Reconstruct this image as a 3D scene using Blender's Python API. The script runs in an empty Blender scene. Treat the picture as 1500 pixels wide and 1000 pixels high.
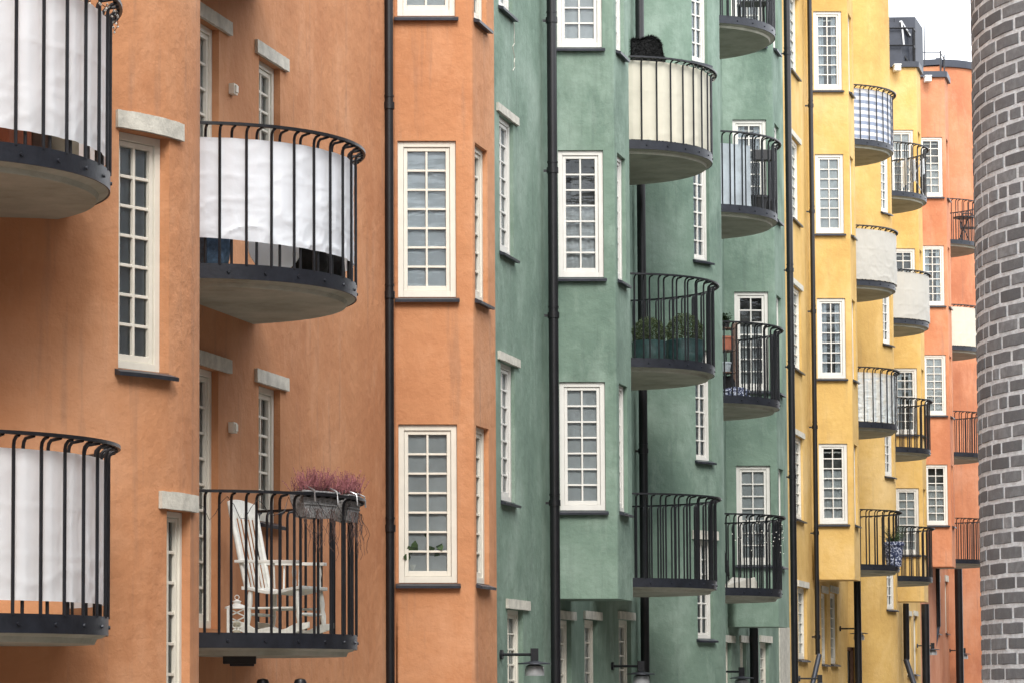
import bpy, math, random
from mathutils import Vector, Matrix, noise
random.seed(7)
scene = bpy.context.scene
COL = scene.collection
CZ = 2.0                                     # eye height of the camera
# ---------------------------------------------------------------- camera model
F, PX, PY = 4500.0, 417.0, 676.0
TH = math.atan(F/60600.0); CT, ST = math.cos(TH), math.sin(TH)
def zz(py, Y):
    b = (PY-py)/F
    return CZ + Y*(ST+b*CT)/(CT-b*ST)
def ratio(px, py=500):
    return ((px-PX)/F)/(CT-(PY-py)/F*ST)
cam = bpy.data.cameras.new('camera'); co = bpy.data.objects.new('camera', cam); COL.objects.link(co)
co.location = (0, 0, CZ); co.rotation_euler = (math.radians(90)+TH, 0, 0)
cam.sensor_width = 36; cam.lens = F/1500*36
cam.shift_x = (750-PX)/1500; cam.shift_y = (PY-500)/1500
cam.clip_start = 0.2; cam.clip_end = 2000
scene.camera = co

# ---------------------------------------------------------------- materials
def newmat(name):
    m = bpy.data.materials.new(name); m.use_nodes = True
    nt = m.node_tree; nt.nodes.clear()
    o = nt.nodes.new('ShaderNodeOutputMaterial'); b = nt.nodes.new('ShaderNodeBsdfPrincipled')
    nt.links.new(b.outputs[0], o.inputs[0])
    return m, nt, b, o
def N(nt, t, **k):
    n = nt.nodes.new(t)
    for a, v in k.items():
        if a.startswith('i_'):
            n.inputs[a[2:].replace('_', ' ')].default_value = v
        else: setattr(n, a, v)
    return n
def noise_n(nt, vec, scale, detail=4, rough=.55):
    n = nt.nodes.new('ShaderNodeTexNoise'); n.inputs['Scale'].default_value = scale
    n.inputs['Detail'].default_value = detail; n.inputs['Roughness'].default_value = rough
    nt.links.new(vec, n.inputs['Vector']); return n
def ramp(nt, fac, stops):
    r = nt.nodes.new('ShaderNodeValToRGB'); e = r.color_ramp.elements
    e[0].position, e[0].color = stops[0]; e[1].position, e[1].color = stops[-1]
    for p, c in stops[1:-1]:
        x = e.new(p); x.color = c
    nt.links.new(fac, r.inputs[0]); return r
def mixc(nt, fac, a, b, mode='MIX'):
    m = nt.nodes.new('ShaderNodeMix'); m.data_type = 'RGBA'; m.blend_type = mode
    for s, v in ((m.inputs[0], fac), (m.inputs[6], a), (m.inputs[7], b)):
        if hasattr(v, 'links'): nt.links.new(v, s)
        else: s.default_value = v
    return m.outputs[2]
def C4(c, k=1.0): return (c[0]*k, c[1]*k, c[2]*k, 1)
def stucco(name, base, pale, dark, stain=(.12, .11, .10), vein=0.5):
    m, nt, b, o = newmat(name)
    g = nt.nodes.new('ShaderNodeNewGeometry'); pos = g.outputs['Position']
    big = noise_n(nt, pos, .55, 6, .62)
    mp = N(nt, 'ShaderNodeMapping'); mp.inputs['Scale'].default_value = (1.5, 1.5, .7); nt.links.new(pos, mp.inputs[0])
    streak = noise_n(nt, mp.outputs[0], 1.5, 7, .68)
    med = noise_n(nt, pos, 3.2, 8, .72)
    r1 = ramp(nt, big.outputs[0], [(.34, C4(dark)), (.52, C4(base)), (.70, C4(pale))])
    f2 = ramp(nt, streak.outputs[0], [(.50, (0, 0, 0, 1)), (.68, (vein*1.1, vein*1.1, vein*1.1, 1))])
    c = mixc(nt, f2.outputs[0], r1.outputs[0], C4(pale, 1.08))
    f3 = ramp(nt, med.outputs[0], [(.30, (.2, .2, .2, 1)), (.5, (0, 0, 0, 1))])
    c = mixc(nt, f3.outputs[0], c, C4(dark, .86))
    vor = noise_n(nt, pos, 9, 10, .8)
    f4 = ramp(nt, vor.outputs[0], [(.58, (0, 0, 0, 1)), (.74, (.42, .42, .42, 1))])
    c = mixc(nt, f4.outputs[0], c, C4(pale, 1.15))
    # hairline scratches and pale repair marks
    mp2 = N(nt, 'ShaderNodeMapping'); mp2.inputs['Scale'].default_value = (5, 5, 1.3); nt.links.new(pos, mp2.inputs[0])
    sp = noise_n(nt, mp2.outputs[0], 2.3, 12, .85)
    f5 = ramp(nt, sp.outputs[0], [(.66, (0, 0, 0, 1)), (.72, (.32, .32, .32, 1))])
    c = mixc(nt, f5.outputs[0], c, C4((.62, .58, .52)))
    mp3 = N(nt, 'ShaderNodeMapping'); mp3.inputs['Scale'].default_value = (8, 8, .55); nt.links.new(pos, mp3.inputs[0])
    st = noise_n(nt, mp3.outputs[0], 1.1, 5, .6)
    f6 = ramp(nt, st.outputs[0], [(.30, (.22, .22, .22, 1)), (.44, (0, 0, 0, 1))])
    c = mixc(nt, f6.outputs[0], c, C4(stain))
    nt.links.new(c, b.inputs['Base Color'])
    b.inputs['Roughness'].default_value = .92; b.inputs['Specular IOR Level'].default_value = .25
    fine = noise_n(nt, pos, 55, 4, .7); trowel = noise_n(nt, pos, 7, 5, .55)
    b1 = N(nt, 'ShaderNodeBump'); b1.inputs['Strength'].default_value = .35; b1.inputs['Distance'].default_value = .008
    nt.links.new(fine.outputs[0], b1.inputs['Height'])
    b2 = N(nt, 'ShaderNodeBump'); b2.inputs['Strength'].default_value = .55; b2.inputs['Distance'].default_value = .03
    nt.links.new(trowel.outputs[0], b2.inputs['Height']); nt.links.new(b1.outputs[0], b2.inputs['Normal'])
    nt.links.new(b2.outputs[0], b.inputs['Normal'])
    return m
def simple(name, c, rough=.5, metal=0, var=.25, scale=6, bump=0, bscale=40, c2=None, spec=.5):
    m, nt, b, o = newmat(name)
    g = nt.nodes.new('ShaderNodeNewGeometry')
    n = noise_n(nt, g.outputs['Position'], scale, 6, .65)
    c2 = c2 or tuple(x*(1-var) for x in c)
    r = ramp(nt, n.outputs[0], [(.35, C4(c2)), (.62, C4(c))])
    nt.links.new(r.outputs[0], b.inputs['Base Color'])
    b.inputs['Roughness'].default_value = rough; b.inputs['Metallic'].default_value = metal
    b.inputs['Specular IOR Level'].default_value = spec
    if bump:
        n2 = noise_n(nt, g.outputs['Position'], bscale, 4, .6)
        bb = N(nt, 'ShaderNodeBump'); bb.inputs['Strength'].default_value = bump; bb.inputs['Distance'].default_value = .01
        nt.links.new(n2.outputs[0], bb.inputs['Height']); nt.links.new(bb.outputs[0], b.inputs['Normal'])
    return m
M = {}
M['orange'] = stucco('orange_stucco', (.49, .228, .110), (.545, .285, .158), (.42, .182, .085))
M['green'] = stucco('green_stucco', (.165, .235, .185), (.26, .335, .28), (.110, .165, .130), stain=(.07, .09, .08))
M['yellow'] = stucco('yellow_stucco', (.58, .375, .125), (.65, .455, .205), (.48, .295, .095), stain=(.30, .22, .12), vein=.35)
M['red'] = stucco('red_stucco', (.50, .205, .105), (.55, .27, .165), (.40, .150, .078), vein=.4)
M['frame'] = simple('window_paint', (.70, .665, .575), .5, var=.10, scale=4)
M['white_frame'] = simple('white_window_paint', (.66, .645, .60), .5, var=.08, scale=4)
M['metal'] = simple('black_iron', (.014, .015, .019), .42, .2, var=.4, scale=14, bump=.15)
M['band'] = simple('steel_band', (.020, .023, .032), .45, .3, var=.4, scale=9, bump=.15)
M['zinc'] = simple('dark_sheet_metal', (.055, .06, .075), .42, .5, var=.3, scale=8)
M['pipe'] = simple('black_pipe', (.007, .007, .009), .38, 0, var=.4, scale=5)
M['concrete'] = simple('balcony_concrete', (.42, .41, .34), .9, var=.35, scale=2.2, bump=.3, bscale=30, c2=(.28, .28, .22))
M['lintel'] = simple('lintel_stone', (.58, .555, .48), .9, var=.3, scale=7, bump=.5, bscale=45)
M['ledge'] = simple('roof_metal', (.040, .046, .062), .5, .3, var=.25, scale=2)
M['room'] = simple('room_dark', (.22, .22, .215), .9, var=.6, scale=1.5)
M['silver'] = simple('silver_metal', (.5, .5, .5), .3, .8, var=.2)
M['white'] = simple('white_paint', (.74, .74, .70), .5, var=.18, scale=12, bump=.2)
M['dark'] = simple('dark_plastic', (.02, .02, .022), .5, var=.4)
M['black_cloth'] = simple('black_fabric', (.012, .012, .013), .95, var=.5, scale=20, bump=.6)
M['blue_cloth'] = simple('blue_fabric', (.09, .16, .27), .9, var=.6, scale=14, bump=.5, bscale=14)
M['bag_green'] = simple('dark_green_bag', (.020, .055, .055), .5, var=.5, scale=14, bump=.8, bscale=14)
M['wood'] = simple('brown_wood', (.10, .05, .03), .6, var=.5, scale=12)
M['terracotta'] = simple('terracotta', (.35, .12, .07), .8, var=.3)
M['wicker'] = simple('grey_wicker', (.30, .30, .30), .8, var=.6, scale=45, bump=1, bscale=60, c2=(.10, .10, .10))
M['leaf'] = simple('box_leaf', (.055, .085, .025), .6, var=.6, scale=30)
M['leaf2'] = simple('house_plant_leaf', (.06, .11, .04), .5, var=.5, scale=20)
M['heather'] = simple('heather_flower', (.27, .092, .10), .8, var=.5, scale=16, c2=(.15, .05, .055))
M['stem'] = simple('dry_stem', (.09, .05, .04), .8, var=.4)
M['bulb'] = simple('string_bulb', (.8, .78, .7), .3, var=.1)
M['asphalt'] = simple('stone_paving', (.24, .23, .215), .9, var=.3, scale=3, bump=.5)
M['brick'] = None
def cloth(name, c, tr=.35, var=.06, rough=.6, stripe=None):
    m, nt, b, o = newmat(name)
    g = nt.nodes.new('ShaderNodeNewGeometry')
    n = noise_n(nt, g.outputs['Position'], 3, 5, .6)
    r = ramp(nt, n.outputs[0], [(.35, C4(c, 1-var)), (.62, C4(c))])
    col = r.outputs[0]
    if stripe:
        sx = N(nt, 'ShaderNodeSeparateXYZ'); nt.links.new(g.outputs['Position'], sx.inputs[0])
        mm = N(nt, 'ShaderNodeMath', operation='MULTIPLY'); nt.links.new(sx.outputs[2], mm.inputs[0]); mm.inputs[1].default_value = 1/.145
        fr = N(nt, 'ShaderNodeMath', operation='FRACT'); nt.links.new(mm.outputs[0], fr.inputs[0])
        gt = N(nt, 'ShaderNodeMath', operation='GREATER_THAN'); nt.links.new(fr.outputs[0], gt.inputs[0]); gt.inputs[1].default_value = .52
        col = mixc(nt, gt.outputs[0], col, C4(stripe))
    nt.links.new(col, b.inputs['Base Color']); b.inputs['Roughness'].default_value = rough
    n2 = noise_n(nt, g.outputs['Position'], 7, 4, .6)
    bb = N(nt, 'ShaderNodeBump'); bb.inputs['Strength'].default_value = .18; bb.inputs['Distance'].default_value = .03
    nt.links.new(n2.outputs[0], bb.inputs['Height']); nt.links.new(bb.outputs[0], b.inputs['Normal'])
    t = N(nt, 'ShaderNodeBsdfTranslucent'); nt.links.new(col, t.inputs[0])
    mx = N(nt, 'ShaderNodeMixShader'); mx.inputs[0].default_value = tr
    nt.links.new(b.outputs[0], mx.inputs[1]); nt.links.new(t.outputs[0], mx.inputs[2]); nt.links.new(mx.outputs[0], o.inputs[0])
    return m
M['screen_white'] = cloth('white_screen_cloth', (.85, .88, .91))
M['screen_cool'] = cloth('cool_white_tarpaulin', (.83, .87, .92), .25)
M['screen_cream'] = cloth('cream_canvas', (.69, .65, .53), .25)
M['screen_grey'] = cloth('greyish_canvas', (.50, .48, .43), .2)
M['screen_stripe'] = cloth('striped_canvas', (.70, .71, .73), .2, stripe=(.26, .31, .42))
M['curtain'] = cloth('net_curtain', (.80, .86, .92), .3, .12)
M['blind'] = cloth('grey_blind', (.64, .66, .67), .2, .2)
M['pattern'] = simple('patterned_pot', (.42, .45, .55), .6, scale=26, c2=(.012, .02, .06))
M['pattern'].node_tree.nodes['Color Ramp'].color_ramp.elements[0].position = .50; M['pattern'].node_tree.nodes['Color Ramp'].color_ramp.elements[1].position = .58
def plastic_mat():
    m, nt, b, o = newmat('clear_plastic_sheet')
    b.inputs['Base Color'].default_value = (.68, .74, .76, 1); b.inputs['Roughness'].default_value = .25
    g = nt.nodes.new('ShaderNodeNewGeometry')
    mp = N(nt, 'ShaderNodeMapping'); mp.inputs['Scale'].default_value = (1, 1, 4); nt.links.new(g.outputs['Position'], mp.inputs[0])
    n2 = noise_n(nt, mp.outputs[0], 3, 6, .7)
    bb = N(nt, 'ShaderNodeBump'); bb.inputs['Strength'].default_value = .9; bb.inputs['Distance'].default_value = .06
    nt.links.new(n2.outputs[0], bb.inputs['Height']); nt.links.new(bb.outputs[0], b.inputs['Normal'])
    t = N(nt, 'ShaderNodeBsdfTransparent'); mx = N(nt, 'ShaderNodeMixShader'); mx.inputs[0].default_value = .42
    nt.links.new(b.outputs[0], mx.inputs[1]); nt.links.new(t.outputs[0], mx.inputs[2]); nt.links.new(mx.outputs[0], o.inputs[0])
    return m
M['plastic'] = plastic_mat()
def glass_mat():
    m, nt, b, o = newmat('window_glass'); nt.nodes.remove(b)
    g = nt.nodes.new('ShaderNodeNewGeometry')
    mp = N(nt, 'ShaderNodeMapping'); mp.inputs['Scale'].default_value = (1.2, 1.2, 5); nt.links.new(g.outputs['Position'], mp.inputs[0])
    n = noise_n(nt, mp.outputs[0], 1.6, 3, .5)
    bb = N(nt, 'ShaderNodeBump'); bb.inputs['Strength'].default_value = .35; bb.inputs['Distance'].default_value = .02
    nt.links.new(n.outputs[0], bb.inputs['Height'])
    fr = N(nt, 'ShaderNodeFresnel'); fr.inputs[0].default_value = 1.52
    gl = N(nt, 'ShaderNodeBsdfGlossy'); gl.inputs['Roughness'].default_value = .03; gl.inputs['Color'].default_value = (.88, .93, .97, 1)
    nt.links.new(bb.outputs[0], gl.inputs['Normal'])
    tr = N(nt, 'ShaderNodeBsdfTransparent'); tr.inputs[0].default_value = (.86, .90, .90, 1)
    mx = N(nt, 'ShaderNodeMixShader'); nt.links.new(fr.outputs[0], mx.inputs[0])
    nt.links.new(tr.outputs[0], mx.inputs[1]); nt.links.new(gl.outputs[0], mx.inputs[2]); nt.links.new(mx.outputs[0], o.inputs[0])
    return m
M['glass'] = glass_mat()
def brick_mats():
    m, nt, b, o = newmat('charcoal_brick')
    g = nt.nodes.new('ShaderNodeNewGeometry'); pos = g.outputs['Position']
    at = N(nt, 'ShaderNodeAttribute'); at.attribute_name = 'tone'
    n = noise_n(nt, pos, 160, 6, .75); n1 = noise_n(nt, pos, 24, 5, .6)
    r = ramp(nt, at.outputs['Fac'], [(0, (.115, .130, .138, 1)), (.5, (.190, .213, .225, 1)), (1, (.29, .32, .335, 1))])
    sp = ramp(nt, n.outputs[0], [(.58, (0, 0, 0, 1)), (.74, (.8, .8, .8, 1))])
    c = mixc(nt, sp.outputs[0], r.outputs[0], C4((.42, .45, .48)))
    sp2 = ramp(nt, n1.outputs[0], [(.42, (.45, .45, .45, 1)), (.62, (0, 0, 0, 1))])
    c = mixc(nt, sp2.outputs[0], c, C4((.10, .108, .122)))
    nt.links.new(c, b.inputs['Base Color']); b.inputs['Roughness'].default_value = .75
    bb = N(nt, 'ShaderNodeBump'); bb.inputs['Strength'].default_value = .8; bb.inputs['Distance'].default_value = .004
    nt.links.new(n.outputs[0], bb.inputs['Height']); nt.links.new(bb.outputs[0], b.inputs['Normal'])
    M['brick'] = m
    M['mortar'] = simple('grey_mortar', (.80, .88, .92), .95, var=.3, scale=22, bump=.9, bscale=120)
    m, nt, b, o = newmat('brick_wall_far')
    g = nt.nodes.new('ShaderNodeNewGeometry'); sx = N(nt, 'ShaderNodeSeparateXYZ'); nt.links.new(g.outputs['Position'], sx.inputs[0])
    ad = N(nt, 'ShaderNodeMath', operation='ADD'); nt.links.new(sx.outputs[0], ad.inputs[0]); nt.links.new(sx.outputs[1], ad.inputs[1])
    cb = N(nt, 'ShaderNodeCombineXYZ'); nt.links.new(ad.outputs[0], cb.inputs[0]); nt.links.new(sx.outputs[2], cb.inputs[1])
    bt = N(nt, 'ShaderNodeTexBrick'); nt.links.new(cb.outputs[0], bt.inputs[0])
    bt.inputs['Color1'].default_value = (.06, .055, .055, 1); bt.inputs['Color2'].default_value = (.09, .08, .08, 1)
    bt.inputs['Mortar'].default_value = (.4, .39, .38, 1); bt.inputs['Scale'].default_value = 1
    bt.inputs['Brick Width'].default_value = .27; bt.inputs['Row Height'].default_value = .075; bt.inputs['Mortar Size'].default_value = .012
    nt.links.new(bt.outputs[0], b.inputs['Base Color']); b.inputs['Roughness'].default_value = .9
    M['brickwall'] = m
brick_mats()

# ---------------------------------------------------------------- mesh builder
class MB:
    def __init__(s): s.v = []; s.f = []; s.tone = []
    def quad(s, a, b, c, d):
        i = len(s.v); s.v += [a, b, c, d]; s.f.append((i, i+1, i+2, i+3))
    def poly(s, pts):
        i = len(s.v); s.v += list(pts); s.f.append(tuple(range(i, i+len(pts))))
    def hexa(s, p):            # p: 8 corners, bottom 0-3, top 4-7
        i = len(s.v); s.v += [Vector(q) for q in p]
        for f in ((3, 2, 1, 0), (4, 5, 6, 7), (0, 1, 5, 4), (1, 2, 6, 5), (2, 3, 7, 6), (3, 0, 4, 7)):
            s.f.append(tuple(i+k for k in f))
    def lbox(s, fr, x0, x1, d0, d1, z0, z1):   # box in a frame: fr(u, d, z)
        s.hexa([fr(x0, d0, z0), fr(x1, d0, z0), fr(x1, d1, z0), fr(x0, d1, z0), fr(x0, d0, z1), fr(x1, d0, z1), fr(x1, d1, z1), fr(x0, d1, z1)])
    def box(s, c, size, R=None):
        c = Vector(c); hx, hy, hz = [q/2 for q in size]; P = []
        for z in (-hz, hz):
            for x, y in ((-hx, -hy), (hx, -hy), (hx, hy), (-hx, hy)):
                v = Vector((x, y, z)); P.append(c+(R @ v if R else v))
        s.hexa(P)
    def tube(s, pts, r, n=8, cap=True):
        pts = [Vector(p) for p in pts]; m = len(pts); rr = r if isinstance(r, (list, tuple)) else [r]*m
        base = len(s.v); up = None
        for i, p in enumerate(pts):
            d = (pts[min(i+1, m-1)]-pts[max(i-1, 0)]).normalized()
            if up is None:
                up = d.orthogonal().normalized()
            up = (up-d*up.dot(d)); up = up.normalized() if up.length > 1e-6 else d.orthogonal().normalized()
            w = d.cross(up)
            for k in range(n):
                a = 2*math.pi*k/n; s.v.append(p+(up*math.cos(a)+w*math.sin(a))*rr[i])
        for i in range(m-1):
            for k in range(n):
                a = base+i*n+k; b = base+i*n+(k+1) % n
                s.f.append((a, b, b+n, a+n))
        if cap:
            s.f.append(tuple(base+k for k in reversed(range(n)))); s.f.append(tuple(base+(m-1)*n+k for k in range(n)))
    def bar(s, a, b, w, h, up=(0, 0, 1)):
        a, b = Vector(a), Vector(b); d = (b-a).normalized(); up = Vector(up)
        if abs(d.dot(up)) > .95: up = Vector((0, 1, 0))
        x = d.cross(up).normalized()*w/2; y = x.cross(d).normalized()*h/2
        s.hexa([a-x-y, a+x-y, a+x+y, a-x+y, b-x-y, b+x-y, b+x+y, b-x+y])
    def lathe(s, c, prof, n=24):
        c = Vector(c); base = len(s.v); m = len(prof)
        for r, z in prof:
            for k in range(n):
                a = 2*math.pi*k/n; s.v.append(c+Vector((r*math.cos(a), r*math.sin(a), z)))
        for i in range(m-1):
            for k in range(n):
                a = base+i*n+k; b = base+i*n+(k+1) % n; s.f.append((a, b, b+n, a+n))
        if prof[0][0] > 1e-4: s.f.append(tuple(base+k for k in reversed(range(n))))
        if prof[-1][0] > 1e-4: s.f.append(tuple(base+(m-1)*n+k for k in range(n)))
    def build(s, name, mat, parent=None, smooth=False, bevel=0):
        vs = [Vector(v) for v in s.v]
        if not vs: return None
        lo = Vector([min(v[i] for v in vs) for i in range(3)]); hi = Vector([max(v[i] for v in vs) for i in range(3)])
        c = (lo+hi)/2
        if parent is None: c.z = lo.z
        me = bpy.data.meshes.new(name)
        key = {}; idx = []; out = []
        for v in vs:
            k = (round(v.x, 4), round(v.y, 4), round(v.z, 4))
            if k not in key or not smooth:
                key[k] = len(out); out.append(v-c); idx.append(len(out)-1)
            else: idx.append(key[k])
        fs = []
        for f in s.f:
            g = []
            for i in f:
                j = idx[i]
                if j not in g: g.append(j)
            if len(g) > 2: fs.append(g)
        me.from_pydata(out, [], fs)
        if s.tone and not smooth:
            at = me.attributes.new('tone', 'FLOAT', 'POINT')
            for i, t in enumerate(s.tone): at.data[i].value = t
        me.materials.append(mat)
        if smooth:
            me.shade_smooth(); me.set_sharp_from_angle(angle=math.radians(38))
        o = bpy.data.objects.new(name, me); COL.objects.link(o)
        WL[o] = c.copy()
        if parent is not None:
            o.parent = parent; o.location = c-WL[parent]
        else: o.location = c
        if bevel:
            b = o.modifiers.new('bevel', 'BEVEL'); b.width = bevel; b.segments = 2; b.limit_method = 'ANGLE'
        return o
WL = {}
def tag(o, label, cat, group=None):
    o['label'] = label; o['category'] = cat
    if group: o['group'] = group
    return o
def thing(name, loc, label, cat, group=None):
    o = bpy.data.objects.new(name, None); COL.objects.link(o); o.location = loc; WL[o] = Vector(loc); o.empty_display_size = .2
    return tag(o, label, cat, group)

# ---------------------------------------------------------------- facade line and paths
SL = .313; K = math.hypot(1, SL)
TX, TY = SL/K, 1/K                                  # along the street
NX, NY = TY, -TX                                    # out of the facade
AN = math.atan2(NY, NX)
def LX(Y): return SL*Y-8.6
class Path:
    def __init__(s, pieces):
        s.p = []; u = 0
        for q in pieces:
            if q[0] == 'line':
                a, b = Vector(q[1]), Vector(q[2]); L = (b-a).length; s.p.append(('line', u, u+L, a, (b-a)/L)); u += L
            else:
                _, c, R, a0, a1 = q; L = R*(a1-a0); s.p.append(('arc', u, u+L, Vector(c), R, a0)); u += L
        s.L = u; s.open = []
    def pt(s, u, d, z):
        for q in s.p:
            if u <= q[2]+1e-6 or q is s.p[-1]:
                if q[0] == 'line':
                    p = q[3]+q[4]*(u-q[1]); n = Vector((q[4].y, -q[4].x)); p = p+n*d
                else:
                    a = q[5]+(u-q[1])/q[4]; p = q[3]+Vector((math.cos(a), math.sin(a)))*(q[4]+d)
                return Vector((p.x, p.y, z))
    def breaks(s, u0, u1):
        b = {u0, u1}
        for q in s.p:
            for e in (q[1], q[2]):
                if u0 < e < u1: b.add(e)
            if q[0] == 'arc':
                n = max(3, int((q[2]-q[1])/max(q[4]*.06, .004)))
                for i in range(n+1):
                    e = q[1]+(q[2]-q[1])*i/n
                    if u0 < e < u1: b.add(e)
        return sorted(b)
    def u_px(s, px, py=500, lo=0, hi=None, d=0):
        hi = hi or s.L; r = ratio(px, py); best = None; n = int((hi-lo)/.01)+2; pv = None
        for i in range(n+1):
            u = lo+(hi-lo)*i/n; p = s.pt(u, d, 0); f = p.x/p.y-r
            if pv is not None and pv*f <= 0:
                if best is None or p.y < best[1]-.01: best = (u, p.y)
            pv = f
        if best is None: raise ValueError('u_px %s' % px)
        return best[0] if best else path.L
    def mesh(s, z0, z1, back=.14, cap=None):
        mb = MB(); us = set(s.breaks(0, s.L)); zs = {z0, z1}
        for (a, b, c, d) in s.open: us |= {a, b}; zs |= {c, d}
        us = sorted(us); zs = sorted(zs)
        us = [u for i, u in enumerate(us) if i == 0 or u-us[i-1] > 1e-5]
        for j in range(len(zs)-1):
            for i in range(len(us)-1):
                um, zm = (us[i]+us[i+1])/2, (zs[j]+zs[j+1])/2
                if any(a < um < b and c < zm < d for (a, b, c, d) in s.open): continue
                mb.quad(s.pt(us[i], 0, zs[j]), s.pt(us[i+1], 0, zs[j]), s.pt(us[i+1], 0, zs[j+1]), s.pt(us[i], 0, zs[j+1]))
        for (a, b, c, d) in s.open:
            dd = -back
            mb.quad(s.pt(a, 0, c), s.pt(a, 0, d), s.pt(a, dd, d), s.pt(a, dd, c))
            mb.quad(s.pt(b, dd, c), s.pt(b, dd, d), s.pt(b, 0, d), s.pt(b, 0, c))
            bs = s.breaks(a, b)
            for i in range(len(bs)-1):
                p, q = bs[i], bs[i+1]
                mb.quad(s.pt(p, 0, d), s.pt(q, 0, d), s.pt(q, dd, d), s.pt(p, dd, d))
                mb.quad(s.pt(p, dd, c), s.pt(q, dd, c), s.pt(q, 0, c), s.pt(p, 0, c))
        return mb
def cyl_piece(Yc, q, R=1.45):
    """arc bump of the facade, centre q metres behind the facade line; returns (start, end, piece)"""
    c = Vector((LX(Yc), Yc))-Vector((NX, NY))*q
    h = math.acos(q/R)
    a0, a1 = AN-h, AN+h
    P = lambda a: (c.x+R*math.cos(a), c.y+R*math.sin(a))
    return P(a0), P(a1), ('arc', c, R, a0, a1)
def facade(Y0, Y1, cyls):
    pcs = []; cur = (LX(Y0), Y0)
    for (Yc, q) in cyls:
        s, e, arc = cyl_piece(Yc, q); pcs.append(('line', cur, s)); pcs.append(arc); cur = e
    pcs.append(('line', cur, (LX(Y1), Y1)))
    return Path(pcs)
def bay_path(Y, w, side, r=.035):
    x0 = LX(Y); E = Vector((x0+w, Y))
    T = Vector((TX, TY)); turn = math.pi/2+AN       # angle swept by normals from -90deg to AN
    k = r*math.tan(turn/2)
    a = E+Vector((-k, 0)); c = a+Vector((0, r)); b = E+T*k; e = E+T*side
    back = Vector((NX, NY))
    h = (e-Vector((LX(e.y), e.y))).dot(back)
    return Path([('line', (x0+.002, Y), a), ('arc', c, r, -math.pi/2, AN), ('line', b, e), ('line', e, e-back*h)]), [Vector((x0+.002, Y)), E, e, e-back*h]

class Building:
    def __init__(s, name, label, mat, Y, group=None):
        s.o = thing(name, (LX(Y), Y, 0), label, 'building', group); s.mat = mat

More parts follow.
